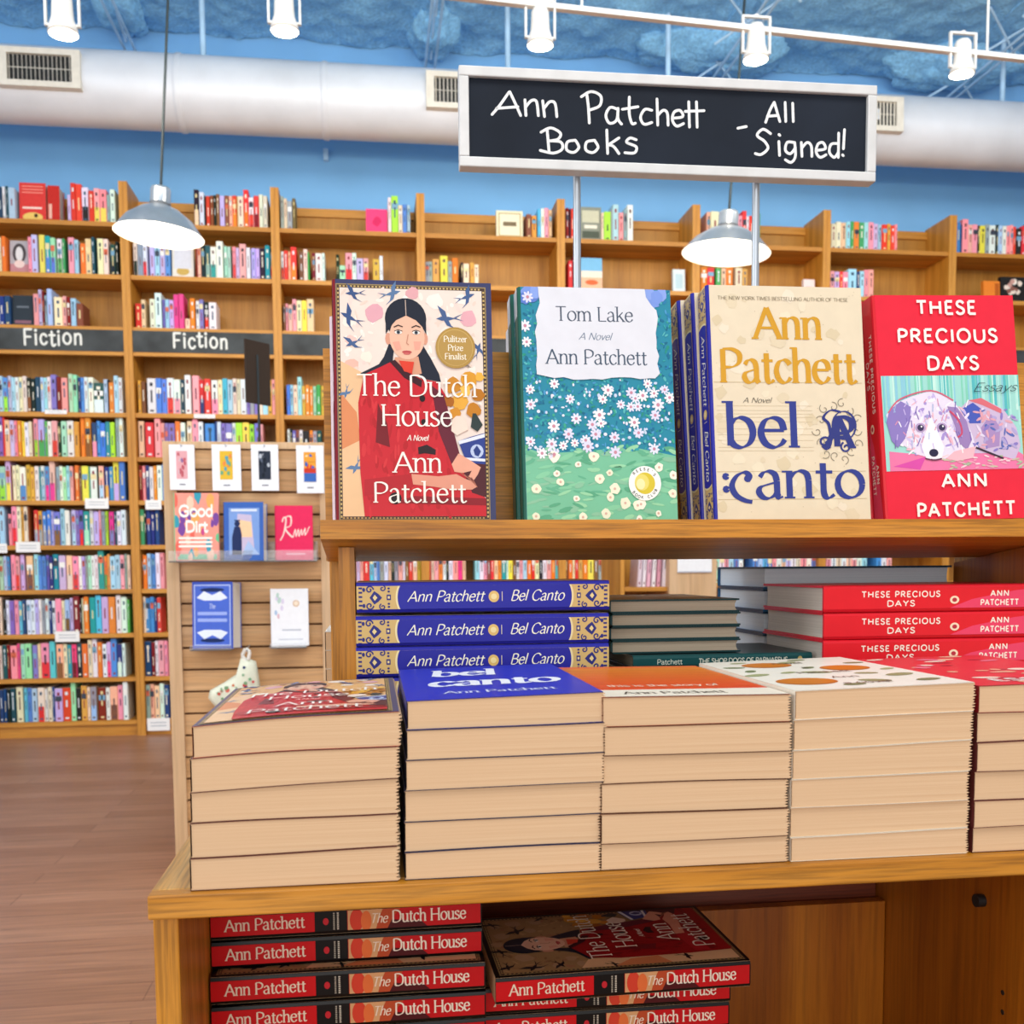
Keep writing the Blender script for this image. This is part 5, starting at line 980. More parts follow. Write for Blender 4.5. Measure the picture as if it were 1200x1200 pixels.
hand('A', [[(574, 137), (583, 126), (592, 113), (594, 111)], [(594, 111), (600, 124), (606, 138)], [(579, 130), (603, 128)]])
hand('n', [[(611, 120), (612, 138)], [(612, 128), (618, 121), (624, 122), (626, 138)], [(631, 121), (633, 139)], [(633, 129), (639, 122), (645, 124), (647, 139)]])
hand('P', [[(681, 112), (683, 128), (684, 146)], [(675, 116), (686, 110), (697, 115), (696, 126), (685, 131)]])
hand('a', [[(716, 130), (708, 128), (703, 137), (707, 146), (715, 143), (717, 131)], [(717, 129), (717, 141), (721, 147)]])
hand('t', [[(730, 116), (730, 135), (733, 146), (737, 146)], [(722, 130), (740, 127)]])
hand('c', [[(756, 131), (748, 130), (743, 139), (747, 147), (756, 145)]])
hand('h', [[(762, 118), (763, 148)], [(763, 137), (769, 131), (774, 134), (775, 148)]])
hand('e', [[(780, 140), (792, 138), (789, 131), (782, 133), (780, 142), (785, 149), (793, 146)]])
hand('tt', [[(799, 121), (800, 150)], [(808, 121), (809, 150)], [(795, 132), (817, 131)]])
hand('B', [[(636, 155), (638, 180)], [(629, 157), (640, 152), (651, 158), (648, 165), (638, 167)], [(638, 167), (651, 168), (653, 176), (643, 181), (628, 178)]])
hand('oo', [[(668, 166), (659, 168), (658, 177), (666, 180), (672, 174), (668, 166)], [(690, 166), (681, 168), (680, 177), (688, 180), (694, 174), (690, 166)]])
hand('k', [[(704, 154), (705, 181)], [(718, 163), (706, 171)], [(706, 171), (712, 173), (718, 181)]])
hand('s', [[(738, 165), (731, 163), (727, 168), (738, 173), (736, 180), (725, 180)]])
hand('-', [[(857, 151), (867, 149)]])
hand('A', [[(890, 144), (895, 130), (900, 121)], [(900, 121), (907, 143)], [(892, 137), (905, 136)]]); hand('ll', [[(913, 121), (914, 143)], [(922, 122), (923, 143)]])
hand('S', [[(896, 157), (887, 152), (880, 159), (889, 166), (893, 174), (885, 181), (878, 180)]])
hand('i', [[(906, 166), (907, 182)], [(906, 158), (907, 159)]])
hand('g', [[(924, 167), (916, 167), (914, 176), (920, 180), (926, 173)], [(925, 167), (926, 183), (921, 190), (914, 187)]])
hand('n', [[(933, 167), (934, 183)], [(934, 173), (940, 167), (945, 171), (946, 183)]])
hand('e', [[(951, 176), (962, 174), (959, 167), (953, 169), (951, 178), (956, 184), (963, 181)]])
hand('d', [[(977, 168), (969, 169), (967, 178), (973, 184), (978, 178)], [(978, 156), (978, 184)]])
hand('!', [[(985, 152), (984, 174)], [(983, 181), (984, 182)]])
mb.build('board', [CHALK, plain('white_chalk', 'e8eaec', .9, 0, .06, 200)], t)
for px in (677, 885):
    q = on_y(px, 330, SY + .012); mb = MB(); mb.tube((q.x - ctr.x, .0145, 1.0385 - ctr.z), (q.x - ctr.x, .0145, SH / 2 - .02), .0042, 12); mb.build('pole', STEEL, t)
t.rotation_euler = (0, 0, rad(-1.0))
# ---------------------------------------------------------------- red-spined paperbacks on the lower shelf
PW, PH, PT = .133, .2035, .0217
pk = upright_book('paperback_book', None, 'book', PW, PH, PT, lambda d: art_portrait(d, False, False, True), art_spine_portrait, ('0c0809', '0c0809', '0c0809'), PAGES, 0, .0006, front_fit=fit(80, 797, 1120, 65, PW, PH))
LPOS = ['topmost red-spined paperback of the left pile under the table', 'second red-spined paperback from the top of the left pile under the table', 'third red-spined paperback, pushed forward showing a strip of cover above it', 'fourth red-spined paperback from the top of the left pile under the table',
        'fifth red-spined paperback, below the visible ones of the left pile', 'sixth red-spined paperback of the left pile, near the lower shelf', 'seventh red-spined paperback of the left pile, near the lower shelf', 'eighth red-spined paperback of the left pile, near the lower shelf', 'lowest red-spined paperback of the left pile on the lower shelf']
tops = [.7452, .7232, .7012, .6787]; LT0 = [-.1245, -.1243, -.1238, -.1236]
z = .6787 - PT - .0002; ds = 0
while len(tops) < 9: tops.append(z); z -= PT + .0002
tops = [q for q in tops]
bottom = tops[-1] - PT
first = True
for i, tz in enumerate(tops):
    o = pk if first else dup(pk); first = False; o['label'] = LPOS[i]; o['group'] = 'red-spined paperbacks under the table'
    lay(o, LT0[i] if i < 4 else -.1236, [.770, .7695, .757, .7565][i] if i < 4 else .758, tz, rad([.3, .2, -.3, -.2][i] if i < 4 else 0))
RPOS = ['red-spined paperback lying askew on top of the right pile, its portrait cover showing', 'second paperback of the right pile, mostly covered by the askew one', 'third paperback from the top of the right pile under the table']
q = on_z(565, 1172, .7005)
rt = [.6895, .6676, .6456]
for i in range(9):
    o = dup(pk); o['label'] = RPOS[i] if i < 3 else '%s red-spined paperback from the top of the right pile, below the visible ones' % ords[i]; o['group'] = 'red-spined paperbacks under the table'
    if i == 0: lay(o, .0872, .752, rt[0], rad(1.2))
    elif i == 1: lay(o, .0795, .785, rt[1], rad(-1.4))
    else: lay(o, .0792, .784, rt[1] - (i - 1) * (PT + .0002), rad(-.6))
# ---------------------------------------------------------------- blue ornate hardbacks in the riser
BT_ = .0272
bc = upright_book('hardcover_book', None, 'book', .152, .2285, BT_, None, art_spine_ornate, ('cfc3a8', '26289a', 'cfc3a8'), PAGESL)
bz = .9885; zz = [bz, bz - .0305, bz - .0305 - .0277, 0, 0, 0, 0]
bz_l = [.9885, .9586, .9312, .9038, .8764, .849, .8216 + .0]
names = ['top', 'second', 'third', 'fourth', 'fifth', 'sixth', 'lowest']
for i in range(7):
    o = bc if i == 0 else dup(bc); o['label'] = '%s blue and gold ornate-spined hardback of the pile in the riser' % ('topmost' if i == 0 else names[i]) + (', mostly hidden' if i > 2 else '') ; o['group'] = 'blue ornate hardbacks lying in the riser'
    lay(o, [-.0145, -.0155, -.0158, -.016, -.016, -.016, -.016][i], [.9165, .914, .9135, .914, .914, .914, .914][i], bz_l[i], rad([0, .1, -.2, 0, .3, 0, 0][i]))
# ---------------------------------------------------------------- thin dark books: four with page edges out, one teal spine beneath
ST = .0128
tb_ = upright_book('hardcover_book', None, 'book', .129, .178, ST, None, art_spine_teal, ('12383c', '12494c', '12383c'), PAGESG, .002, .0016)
lay(tb_, .2420, .938, .9168, rad(.4)); tb_['label'] = 'thin dark teal hardback with printed spine, jutting from beneath the black-edged books'; tb_['group'] = 'thin dark hardbacks in the riser'
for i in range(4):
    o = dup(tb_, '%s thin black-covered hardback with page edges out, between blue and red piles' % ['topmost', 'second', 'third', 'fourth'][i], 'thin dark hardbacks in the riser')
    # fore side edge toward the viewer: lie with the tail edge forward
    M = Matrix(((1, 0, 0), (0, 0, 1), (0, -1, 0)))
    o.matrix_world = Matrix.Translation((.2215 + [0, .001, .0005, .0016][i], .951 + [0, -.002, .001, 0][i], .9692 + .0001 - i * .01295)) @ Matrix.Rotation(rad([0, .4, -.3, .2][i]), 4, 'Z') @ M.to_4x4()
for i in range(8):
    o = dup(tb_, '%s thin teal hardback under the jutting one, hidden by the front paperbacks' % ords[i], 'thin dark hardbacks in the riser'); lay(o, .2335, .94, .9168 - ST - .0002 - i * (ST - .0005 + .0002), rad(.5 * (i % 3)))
# ---------------------------------------------------------------- red hardbacks lying in the riser
RT_ = .0258
rbk = upright_book('hardcover_book', None, 'book', .151, .2285, RT_, None, art_spine_red, ('e4283f', 'd81c2c', 'd8d0c4'), PAGESL)
for i in range(7):
    o = rbk if i == 0 else dup(rbk); o['label'] = '%s red-spined hardback of the pile at the riser end' % (['topmost', 'second', 'third', 'fourth', 'fifth', 'sixth', 'lowest'][i]) + (', mostly hidden' if i > 2 else ''); o['group'] = 'red hardbacks lying in the riser'
    lay(o, [.4222, .4232, .4226, .423, .423, .423, .423][i], .9205 + [0, .001, .0, 0, 0, 0, 0][i], .9812 - i * .0259, rad([0, -.2, .2, 0, 0, 0, 0][i]))
    if i == 0: pass
# ---------------------------------------------------------------- blue-boarded hardbacks behind them
PAGESB = pages('blue_white_page_edges', 'ccd6e2', 'e2eaf2', 1500, 1)
DT = .0245
db = upright_book('hardcover_book', None, 'book', .152, .222, DT, None, lambda d, L, T: d.rect(0, 0, L, T, '1c4c74', 0), ('1c3c54', '2c6c9c', '2a6a98'), PAGESB)
for i in range(8):
    o = db if i == 0 else dup(db); o['label'] = '%s dark-covered blue-edged hardback behind the red pile' % (['topmost', 'second', 'third', 'fourth', 'fifth', 'sixth', 'seventh', 'lowest'][i]) + (', hidden' if i > 1 else ''); o['group'] = 'dark hardbacks behind the red pile'
    M = Matrix(((0, 0, -1), (-1, 0, 0), (0, -1, 0)))     # fore edge toward the viewer
    M = Matrix(((0, 0, 1), (-1, 0, 0), (0, -1, 0)))
    o.matrix_world = Matrix.Translation((.4265, 1.235, .9995 - i * (DT + .0003))) @ M.to_4x4()
# ---------------------------------------------------------------- deckle-edged paperback stacks at the front of the table
def deckle_book(name, label, x, y, zb, zt, W, D, cover_c, art=None, seed=0, art_fit=None, group=None):
    """lying paperback: spine left, lower edge to the viewer; zb(u), zt(u) are the lower and upper curves along the width"""
    R_ = random.Random(seed); t_ = thing(name, label, 'book', (x, y, zb(0)), group); z0 = zb(0)
    us = [0, .04, .12, .25, .4, .55, .7, .85, .97, 1.0]; nl = 21
    mb = MB(); rowsf = []; rowsb = []
    for j in range(nl):
        f_ = j / (nl - 1); tooth = (.0015 if j % 2 else -.0009) + R_.uniform(-.0006, .0006)
        if j in (0, nl - 1): tooth = 0
        rowsf.append([((u * W + (tooth if u == 1 else 0)) + (.0008 if u == 0 and 0 < j < nl - 1 else 0), 0, (zb(u) + .0003) * (1 - f_) + (zt(u) - .0003) * f_ - z0) for u in us])
        rowsb.append([(a, D, c) for a, b_, c in rowsf[-1]])
    mb.grid(rowsf, None, 0, False); mb.grid([r[::-1] for r in rowsb], None, 0, False)
    mb.grid([[r[-1], b_[-1]] for r, b_ in zip(rowsf, rowsb)], None, 0, False); mb.grid([[r[0], b_[0]] for r, b_ in zip(rowsf, rowsb)], None, 0, False)
    mb.build('page_block', PAGES, t_)
    mb = MB(); e = .0006; ct = .0003
    rt_ = [[(u * W, yy, zt(u) - ct - z0) for u in us] for yy in (-e, D + e)]; rt2 = [[(a, b_, c + ct) for a, b_, c in r] for r in rt_]
    rb_ = [[(u * W, yy, zb(u) - z0) for u in us] for yy in (-e, D + e)]; rb2 = [[(a, b_, c + ct) for a, b_, c in r] for r in rb_]
    for A_, B2 in ((rt_, rt2), (rb_, rb2)):
        mb.grid(A_, cover_c, 0, False); mb.grid(B2, cover_c, 0, False); mb.grid([A_[0], B2[0]], cover_c, 0, False); mb.grid([[A_[0][-1], A_[1][-1]], [B2[0][-1], B2[1][-1]]], cover_c, 0, False)
    mb.grid([rb_[0][:1] + rt2[0][:1], rb_[1][:1] + rt2[1][:1]], cover_c, 0, False)
    if art:
        def zi(u):
            u = max(0, min(1, u / W))
            for a, c in zip(us[:-1], us[1:]):
                if u <= c + 1e-9: return (zt(a) + (zt(c) - zt(a)) * (u - a) / (c - a)) - z0
        d = Draw(mb, lambda u, v, h: (u, v - e, zi(u) + h), art_fit, cuts=[q * W for q in us], bound=(0, W, 0, D + 2 * e)); art(d)
    mb.build('cover', GLOSS, t_); return t_
def art_blue(d):
    d.rect(0, 0, 100, 150, '2230b4', 0)
    text(d, 'bel', 18, 100, 30, 'f2f4fa', 1, width=40, w=.13, thin=.05, serif=True, slant=.12); text(d, 'canto', 14, 52, 30, 'f2f4fa', 1, width=74, w=.13, thin=.05, serif=True, slant=.12)
    text(d, 'Ann Patchett', 50, 20, 9, 'd8dcf4', 1, width=60, align='c', w=.1, thin=.05, serif=True)
def art_orange(d):
    d.rect(0, 0, 100, 150, 'ec6a2a', 0)
    for k in range(24):
        f_ = k / 23; c = '%02x%02x%02x' % (int(240 + 8 * f_), int(74 + 74 * f_), int(28 + 14 * f_)); d.rect(0, 28 + k * 4.6, 100, 32 + k * 4.6 - (k % 3) * .6, c, 1)
    d.rect(0, 0, 100, 27, 'f2e8d6', 1); text(d, 'Ann Patchett', 42, 9, 9, '4a4038', 2, width=56, align='c', w=.1, thin=.05, serif=True); text(d, 'this is the story of', 45, 40, 8, 'f4e0c8', 2, width=64, align='c', w=.09)
def art_ovals(d):
    d.rect(0, 0, 100, 150, 'f1ebdd', 0); R_ = random.Random(9)
    for x, y, rx, ry in ((22, 34, 17, 15), (34, 118, 16, 14), (72, 88, 15, 14)): d.ell(x, y, rx, ry, 'c8701c', 1, 30); d.ell(x, y, rx * .9, ry * .9, 'd07a22', 2, 30)
    for x, y, r, a in ((8, 70, 9, .4), (10, 112, 7, -.3), (22, 136, 6, .2), (52, 128, 8, .5), (58, 26, 9, -.5), (84, 46, 10, .4), (90, 112, 7, 0), (64, 140, 7, .3), (46, 72, 9, -.4), (12, 90, 6, 1), (92, 74, 6, .6), (40, 14, 7, .2), (70, 58, 7, -.2), (30, 76, 6, .5), (86, 20, 8, .3), (52, 96, 6, .8)):
        d.ell(x, y, r, r * .55, R_.choice(['8c9466', 'a3a878', '76845a']), 1, 16, a)
    for k in range(5): text(d, ['Commonwealth', 'a novel', 'Ann Patchett', 'A Novel', 'of'][k] if False else ['a novel', 'Ann', 'Patchett', 'a', 'novel'][k], 50, 16 + k * 26, 7, '6a5a4a', 3, align='c', w=.09)
def art_redtext(d):
    d.rect(0, 0, 100, 150, 'e23440', 0); R_ = random.Random(10)
    for k in range(7):
        for j in range(5): d.ell(R_.uniform(4, 96), R_.uniform(4, 146), R_.uniform(3, 9), R_.uniform(2, 5), R_.choice(['f0c8a8', 'f4e4d0', 'e87890', 'b82838', 'e8a888']), 1, 9, R_.uniform(-.4, .4))
    text(d, 'ESSAYS', 50, 14, 10, 'f6e6dc', 2, align='c', width=60, **SANSB)
BW, BD = .1285, .2035
stacks = [
 ('red-brown portrait cover', '9a3a30', [.8015, .8222, .8428, .8630, .8832, .9045], [-.1164, -.1157, -.1151, -.1145, -.1128], lambda d: art_portrait(d, False, True), fit(80, 797, 1120, 65, BW, BD + .0018), .0062),
 ('bright blue cover', '2a2f7c', [.80, .8183, .8376, .8582, .8777, .8970, .9172], [.0172, .0172, .0176, .0185, .0193, .0200], art_blue, fit(0, 100, 150, 0, BW, BD + .0018), .003),
 ('orange striped cover', '8a3a24', [.80, .8183, .8380, .8577, .8768, .8963, .9150], [.1458, .1458, .1462, .1474, .1480, .1473], art_orange, fit(0, 100, 150, 0, BW, BD + .0018), -.001),
 ('white cover with orange ovals', 'ece4d4', [.80, .8172, .8369, .8565, .8770, .8970, .9178], [.2772, .2768, .2768, .2776, .2784, .2790], art_ovals, fit(0, 100, 150, 0, BW, BD + .0018), .003),
 ('red cover at the photo edge', '8a2026', [.80, .8175, .8371, .8573, .8780, .8974, .9176], [.4096, .4093, .4097, .4104, .4111, .4114], art_redtext, fit(0, 100, 150, 0, BW, BD + .0018), .002)]
for si, (cname, cc, zs, xs_, art, ff, lift) in enumerate(stacks):
    R_ = random.Random(40 + si); n_ = len(zs) - 1; curves = []
    for k, z in enumerate(zs):
        f_ = k / n_; a1, ph = R_.uniform(-.0008, .0008) * (0 < k < n_), R_.uniform(0, 3)
        curves.append((z if k else TZ + .0002, lift * f_, a1, ph))
    if si == 0: curves[0] = (TZ + .0002, 0, 0, 0); curves = [(c[0] - (.0013 if k else 0) * (1 - k / n_) , c[1], c[2], c[3]) for k, c in enumerate(curves)]
    def cv(k, si=si, curves=curves):
        z, lf, a1, ph = curves[k]
        return lambda u: z + lf * ((u * .5 + .5 * math.sin(min(1, u * 1.6) * math.pi / 2)) if si == 0 else u) - lf * .4 * (k == n_) * (1 if si else .4) + a1 * math.sin(u * 3.2 + ph) 
    for k in range(n_):
        lo, hi = cv(k), cv(k + 1)
        pos = 'topmost' if k == n_ - 1 else 'lowest' if k == 0 else ords[n_ - 1 - k]
        lab = ('deckle-edged paperback with %s, topmost of its front stack' % cname) if k == n_ - 1 else ('%s deckle-edged paperback in stack under the %s' % (pos if k == 0 else pos + ' from top', cname))
        lab = lab.replace(' at the photo edge, topmost of its front stack', ', topmost of the stack cut by the photo edge')
        deckle_book('paperback_book', lab, xs_[k], .650 + R_.uniform(-.0012, .0012) + (0 if si != 1 else .001), (lambda u, lo=lo: lo(u) + .00012), hi, BW + R_.uniform(-.0008, .0008), BD, cc if k == n_ - 1 else ['5c2e28', '2c2c4a', '5a3424', 'd8cdbc', '5e2a28'][si], art if k == n_ - 1 else None, 7 * si + k, ff, 'deckle-edged paperbacks in the stack under the ' + cname)
# a further stack of pale books seen beyond the riser's left foot
for i in range(6):
    deckle_book('paperback_book', '%s cream paperback of the pile beyond the riser\'s left foot' % (['lowest', 'second lowest', 'third lowest', 'third from top', 'second from top', 'topmost'][i]), -.0555, 1.19, (lambda u, i=i: TZ + .0003 + i * .0215), (lambda u, i=i: TZ + .0003 + (i + 1) * .0215 - .0002), .12, .14, 'e8e4dc', None, 90 + i, None, 'cream paperbacks beyond the riser foot')

# ---------------------------------------------------------------- slatwall end stand
RYY = 3.40
t = thing('slatwall_stand', 'maple slatwall display stand left of the table, hung with packs and books', 'display stand', (-.39, RYY, 0))
def rp(name, lo, hi, mat, bev=.001): return box(name, (lo[0] + .39, lo[1] - RYY, lo[2]), (hi[0] + .39, hi[1] - RYY, hi[2]), mat, t, bev)
rp('frame_post', (-.6525, RYY - .004, 0), (-.612, RYY + .45, 1.41), SLATF); rp('frame_post', (-.166, RYY - .004, 0), (-.126, RYY + .45, 1.41), SLATF)
rp('top_rail', (-.6119, RYY - .002, 1.388), (-.1661, RYY + .03, 1.41), SLATF); rp('plinth', (-.6119, RYY + .01, 0), (-.1661, RYY + .04, .1), SLATF)
GZ = [1.322]
while GZ[-1] > .16: GZ.append(GZ[-1] - .0712)
ed = [1.3875] + GZ + [.1005]
mb = MB()
for a, c in zip(ed[:-1], ed[1:]): mb.box((-.6118 + .39, .004, c + .0035), (-.1662 + .39, .02, a - .0035))
mb.build('slat_panel', SLAT, t)
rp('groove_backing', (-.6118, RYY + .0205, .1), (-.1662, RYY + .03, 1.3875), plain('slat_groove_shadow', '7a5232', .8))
def rpx(x, y, Y_=RYY): q = on_y(x, y, Y_); return q.x, q.z
def pack(px0, px1, py0, py1, lab, kind):
    x0, z1 = rpx(px0, py0, RYY - .03); x1, z0 = rpx(px1, py1, RYY - .03); w, h = x1 - x0, z1 - z0
    t_ = thing('hanging_card_pack', lab, 'card pack', (x0, RYY - .034, z0), 'white packs hanging on slatwall hooks')
    mb = MB(); mb.box((0, 0, 0), (w, .012, h), 'eef0f6'); d = Draw(mb, lambda u, v, hh: (u * w, -hh, v * h), step=.0005, lift0=.0005); R_ = random.Random(kind)
    pal = (['e0a8b0', '8a6a9c', 'd8c0c8', 'c0606c'], ['e0b83c', '6aa884', '58a0b0', 'e88a4a'], ['2c3444', '5a6478', 'b8c0cc', '1c2430'], ['e8a03c', '3c68b8', 'd8442c', 'f0dcb0'])[kind]
    d.rect(.27, .24, .72, .86, pal[0], 0)
    for _ in range(12): d.blob(R_.uniform(.33, .66), R_.uniform(.32, .78), .07, R_.choice(pal), 1, 7, .4, 1, R_)
    if kind == 3: d.rect(.27, .24, .72, .42, '3c68b8', 2); d.rect(.27, .42, .72, .52, 'c83c2c', 2); d.rect(.27, .66, .72, .76, 'e8a03c', 2)
    d.rect(.38, .1, .62, .13, '8a8c98', 0)
    mb.build('pack', MATTE, t_)
    mb = MB(); mb.tube((w / 2, .036, h * 1.02), (w / 2, .003, h * .965), .0022, 6); mb.tube((w / 2, .003, h * .965), (w / 2, -.02, h * .985), .0022, 6); mb.box((w / 2 - .012, .034, h * .985), (w / 2 + .012, .0375, h * 1.055)); mb.build('hook', STEEL, t_)
for i, (a, c, p0, p1, lab) in enumerate(((198, 229, 521, 574, 'white hanging pack with pink picture, first hook of the slatwall stand'), (248, 283, 521, 575, 'white hanging pack with yellow-green picture, second hook of the slatwall stand'), (294, 327, 521, 575, 'white hanging pack with dark grey picture, third hook of the slatwall stand'), (347, 380, 522, 578, 'white hanging pack with blue and orange picture, fourth hook'))): pack(a, c, p0, p1, lab, i)
# acrylic ledge with three face-out books
xa, za = rpx(200, 657, RYY - .05); xb, zb_ = rpx(372, 657, RYY - .05)
t = thing('acrylic_ledge', 'clear acrylic ledge on the slatwall carrying three face-out books', 'ledge', (xa, RYY, za))
mb = MB(); mb.box((0, -.085, -.006), (xb - xa, .003, -.002)); mb.build('shelf_plate', ACRYL, t)
mb = MB(); mb.box((0, -.088, -.006), (xb - xa, -.085, .03)); mb.build('front_lip', ACRYL, t)
mb = MB(); mb.box((0, .0, -.002), (xb - xa, .003, .06)); mb.build('back_flange', ACRYL, t)
def rack_book(px0, px1, py0, py1, yoff, T, lab, cover, spine_c, art, z_base, name='face_out_book', lean=4, yaw=0.0):
    x0, z1 = rpx(px0, py0, RYY - yoff); x1, _ = rpx(px1, py1, RYY - yoff); w = x1 - x0; h = z1 - z_base
    b_ = upright_book(name, lab, 'book', w, h, T, (lambda d: art(d)), None, (cover, spine_c, cover), PAGESL, .002, .002, 'face-out books on the slatwall stand', MATTE, lambda x, y: (x * w, y * h))
    b_.matrix_world = Matrix.Translation((x0, RYY - yoff, z_base)) @ Matrix.Rotation(rad(yaw), 4, 'Z') @ Matrix.Rotation(-rad(lean), 4, 'X'); return b_
def art_dirt(d):
    R_ = random.Random(12); d.rect(0, 0, 1, 1, 'f09a8a', 0)
    for _ in range(26): d.blob(R_.random(), R_.random(), R_.uniform(.07, .16), R_.choice(['6abf8c', 'e0583c', '7a4a9c', 'f0a860', '3c9ab0', 'f2b8b0', 'e86a5c', 'c84a8a', 'f4c8b0']), 1, 9, .4, .7, R_)
    d.rect(.08, .02, .95, .1, '7ac8a0', 1)
    text(d, 'Good', .5, .66, .15, 'fbf6ee', 4, w=.17, width=.78, align='c', round_=True); text(d, 'Dirt', .5, .43, .15, 'fbf6ee', 4, w=.17, width=.5, align='c', round_=True)
    for q in (.2, .26, .32): d.rect(.1, q, .85, q + .03, 'fbf0e8', 4)
zl = za - .0015
rack_book(202, 257, 577, 656, .075, .022, 'colourful face-out book with white hand-lettered title, first on the acrylic ledge', 'f09a8a', '6abf8c', art_dirt, zl)
def art_figure(d):
    d.rect(0, 0, 1, 1, '3c64b4', 0); d.rect(.14, .1, .9, .9, '7a9cd8', 1); d.poly([(.3, .12), (.78, .12), (.7, .78), (.36, .8)], 'c4b8d4', 2); d.poly([(.36, .4), (.72, .4), (.7, .66), (.4, .7)], 'f0c8a0', 3)
    d.poly([(.22, .1), (.46, .1), (.46, .45), (.42, .58), (.28, .58), (.22, .4)], '22305c', 4); d.ell(.35, .63, .07, .05, '22305c', 4); d.rect(.28, .675, .42, .695, '22305c', 4)
    d.poly([(.46, .1), (.9, .1), (.62, .34)], 'a4bce4', 4); d.rect(.2, .84, .84, .88, 'd4def2', 3)
rack_book(260, 310, 588, 655, .078, .055, 'blue face-out book with a standing figure in a doorway, middle of the acrylic ledge', '3c64b4', '26407c', art_figure, zl, yaw=-7)
def art_script(d):
    d.rect(0, 0, 1, 1, 'e02c5c', 0); d.rect(0, 0, 1, .2, 'e84c78', 1)
    W2 = 'f8d8d0'
    d.stroke(cr([(.14, .36), (.24, .5), (.3, .74), (.24, .78), (.2, .7)], 6), .04, W2, 2, .015); d.stroke(cr([(.26, .78), (.42, .8), (.42, .64), (.28, .58), (.4, .46), (.48, .42)], 6), .04, W2, 2, .015)
    d.stroke(cr([(.48, .42), (.54, .56), (.56, .44), (.62, .56), (.64, .44), (.7, .56), (.72, .46), (.8, .58), (.8, .46), (.92, .62)], 6), .028, W2, 2, .012); d.rect(.3, .1, .8, .13, 'f0a8b8', 2)
rack_book(321, 367, 592, 655, .07, .02, 'crimson face-out book with white script, last on the acrylic ledge', 'e02c5c', 'c82450', art_script, zl)
def art_blueframe(d):
    d.rect(0, 0, 1, 1, '3a54b8', 0); d.rect(.05, .04, .95, .96, 'a8b8e8', 1); d.rect(.08, .06, .92, .94, '4a68cc', 2)
    for y, s in ((.82, 1), (.18, -1)): d.poly([(.12, y - .06 * s), (.3, y + .04 * s), (.5, y - .02 * s), (.7, y + .04 * s), (.88, y - .06 * s), (.7, y - .1 * s), (.3, y - .1 * s)], 'e0e8f8', 3); d.ell(.5, y + .06 * s, .3, .03, '1c2c5c', 3)
    text(d, 'The', .5, .6, .07, 'c8d4f4', 3, align='c', w=.1, thin=.05, serif=True)
    for y in (.5, .4): d.rect(.14, y, .86, y + .05, '98acec', 3)
x_, zb2 = rpx(222, 760, RYY - .06)
rack_book(223, 276, 682, 759, .06, .075, 'thick blue ornamental face-out book with pale page edges, hung low on the slatwall', '3a54b8', '3a54b8', art_blueframe, zb2, lean=3, yaw=-13)
def art_whitebook(d):
    R_ = random.Random(5); d.rect(0, 0, 1, 1, 'eef0f6', 0)
    for _ in range(9): d.blob(R_.uniform(.12, .34), R_.uniform(.45, .92), .06, R_.choice(['b8d4cc', 'd8b8c8', 'a8c0e0', 'd8d0e8']), 1, 7, .4, .8, R_)
    d.ell(.68, .74, .09, .06, 'd8b89c', 1); d.ell(.68, .74, .06, .04, 'f0e0cc', 2); d.rect(.3, .26, .8, .29, 'c0c4d0', 1); d.rect(.2, .1, .85, .12, 'c8ccd8', 1)
x_, zb3 = rpx(316, 757, RYY - .05)
rack_book(316, 362, 690, 757, .05, .016, 'white face-out book with faint flowers, lower right of the slatwall', 'eef0f6', 'dcdfe8', art_whitebook, zb3, lean=3)
for px0, px1, zz_, lab in ((226, 274, zb2, 'small acrylic holder under the thick blue face-out book'), (318, 360, zb3, 'small acrylic holder under the white face-out book')):
    x0, _z = rpx(px0, 757, RYY - .05); x1, _z = rpx(px1, 757, RYY - .05)
    t = thing('acrylic_holder', lab, 'book holder', (x0, RYY, zz_)); mb = MB(); mb.box((0, -.1, -.005), (x1 - x0, .003, -.0012)); mb.build('shelf_plate', ACRYL, t); mb = MB(); mb.box((0, -.103, -.005), (x1 - x0, -.1, .012)); mb.build('front_lip', ACRYL, t); mb = MB(); mb.box((0, 0, -.0012), (x1 - x0, .003, .05)); mb.build('back_flange', ACRYL, t)
# patterned cloth pouch hanging from a loop
x0, z0_ = rpx(272, 790, RYY - .06)
t = thing('patterned_cloth_stocking', 'small flower-patterned cloth stocking hanging by a white tie low on the slatwall', 'stocking', (x0, RYY - .055, z0_))
def rr2(px, py): x, z = rpx(px, py, RYY - .055); return x - x0, z - z0_
out = [rr2(*p) for p in ((283, 768), (300, 775), (303, 790), (306, 812), (300, 835), (278, 840), (262, 836), (252, 828), (244, 818), (246, 809), (262, 800), (277, 790))]
cx_ = sum(p[0] for p in out) / len(out); cz_ = sum(p[1] for p in out) / len(out); mb = MB(); RR = []
for k, (sc_, yy) in enumerate(((.0, -.026), (.55, -.024), (.85, -.016), (1, 0), (.85, .014), (.0, .018))): RR.append([(cx_ + (x - cx_) * sc_, yy, cz_ + (z - cz_) * sc_) for x, z in out])
mb.grid(RR, 'dfe2cf', 0, True, True)
R_ = random.Random(14)
def ins(x, z):
    c = False
    for i in range(len(out)):
        (xa_, za_), (xb_, zb__) = out[i], out[i - 1]
        if (za_ > z) != (zb__ > z) and x < (xb_ - xa_) * (z - za_) / (zb__ - za_) + xa_: c = not c
    return c
d = Draw(mb, lambda u, v, h: (u, -.0255 - h, v), step=.0004)
def spot(x, z, r, c, l_): 
    if all(ins(x + dx * r, z + dz * r) for dx, dz in ((1.6, 0), (-1.6, 0), (0, 1.6), (0, -1.6))): d.blob(x, z, r, c, l_, 8, .3, 1, R_)
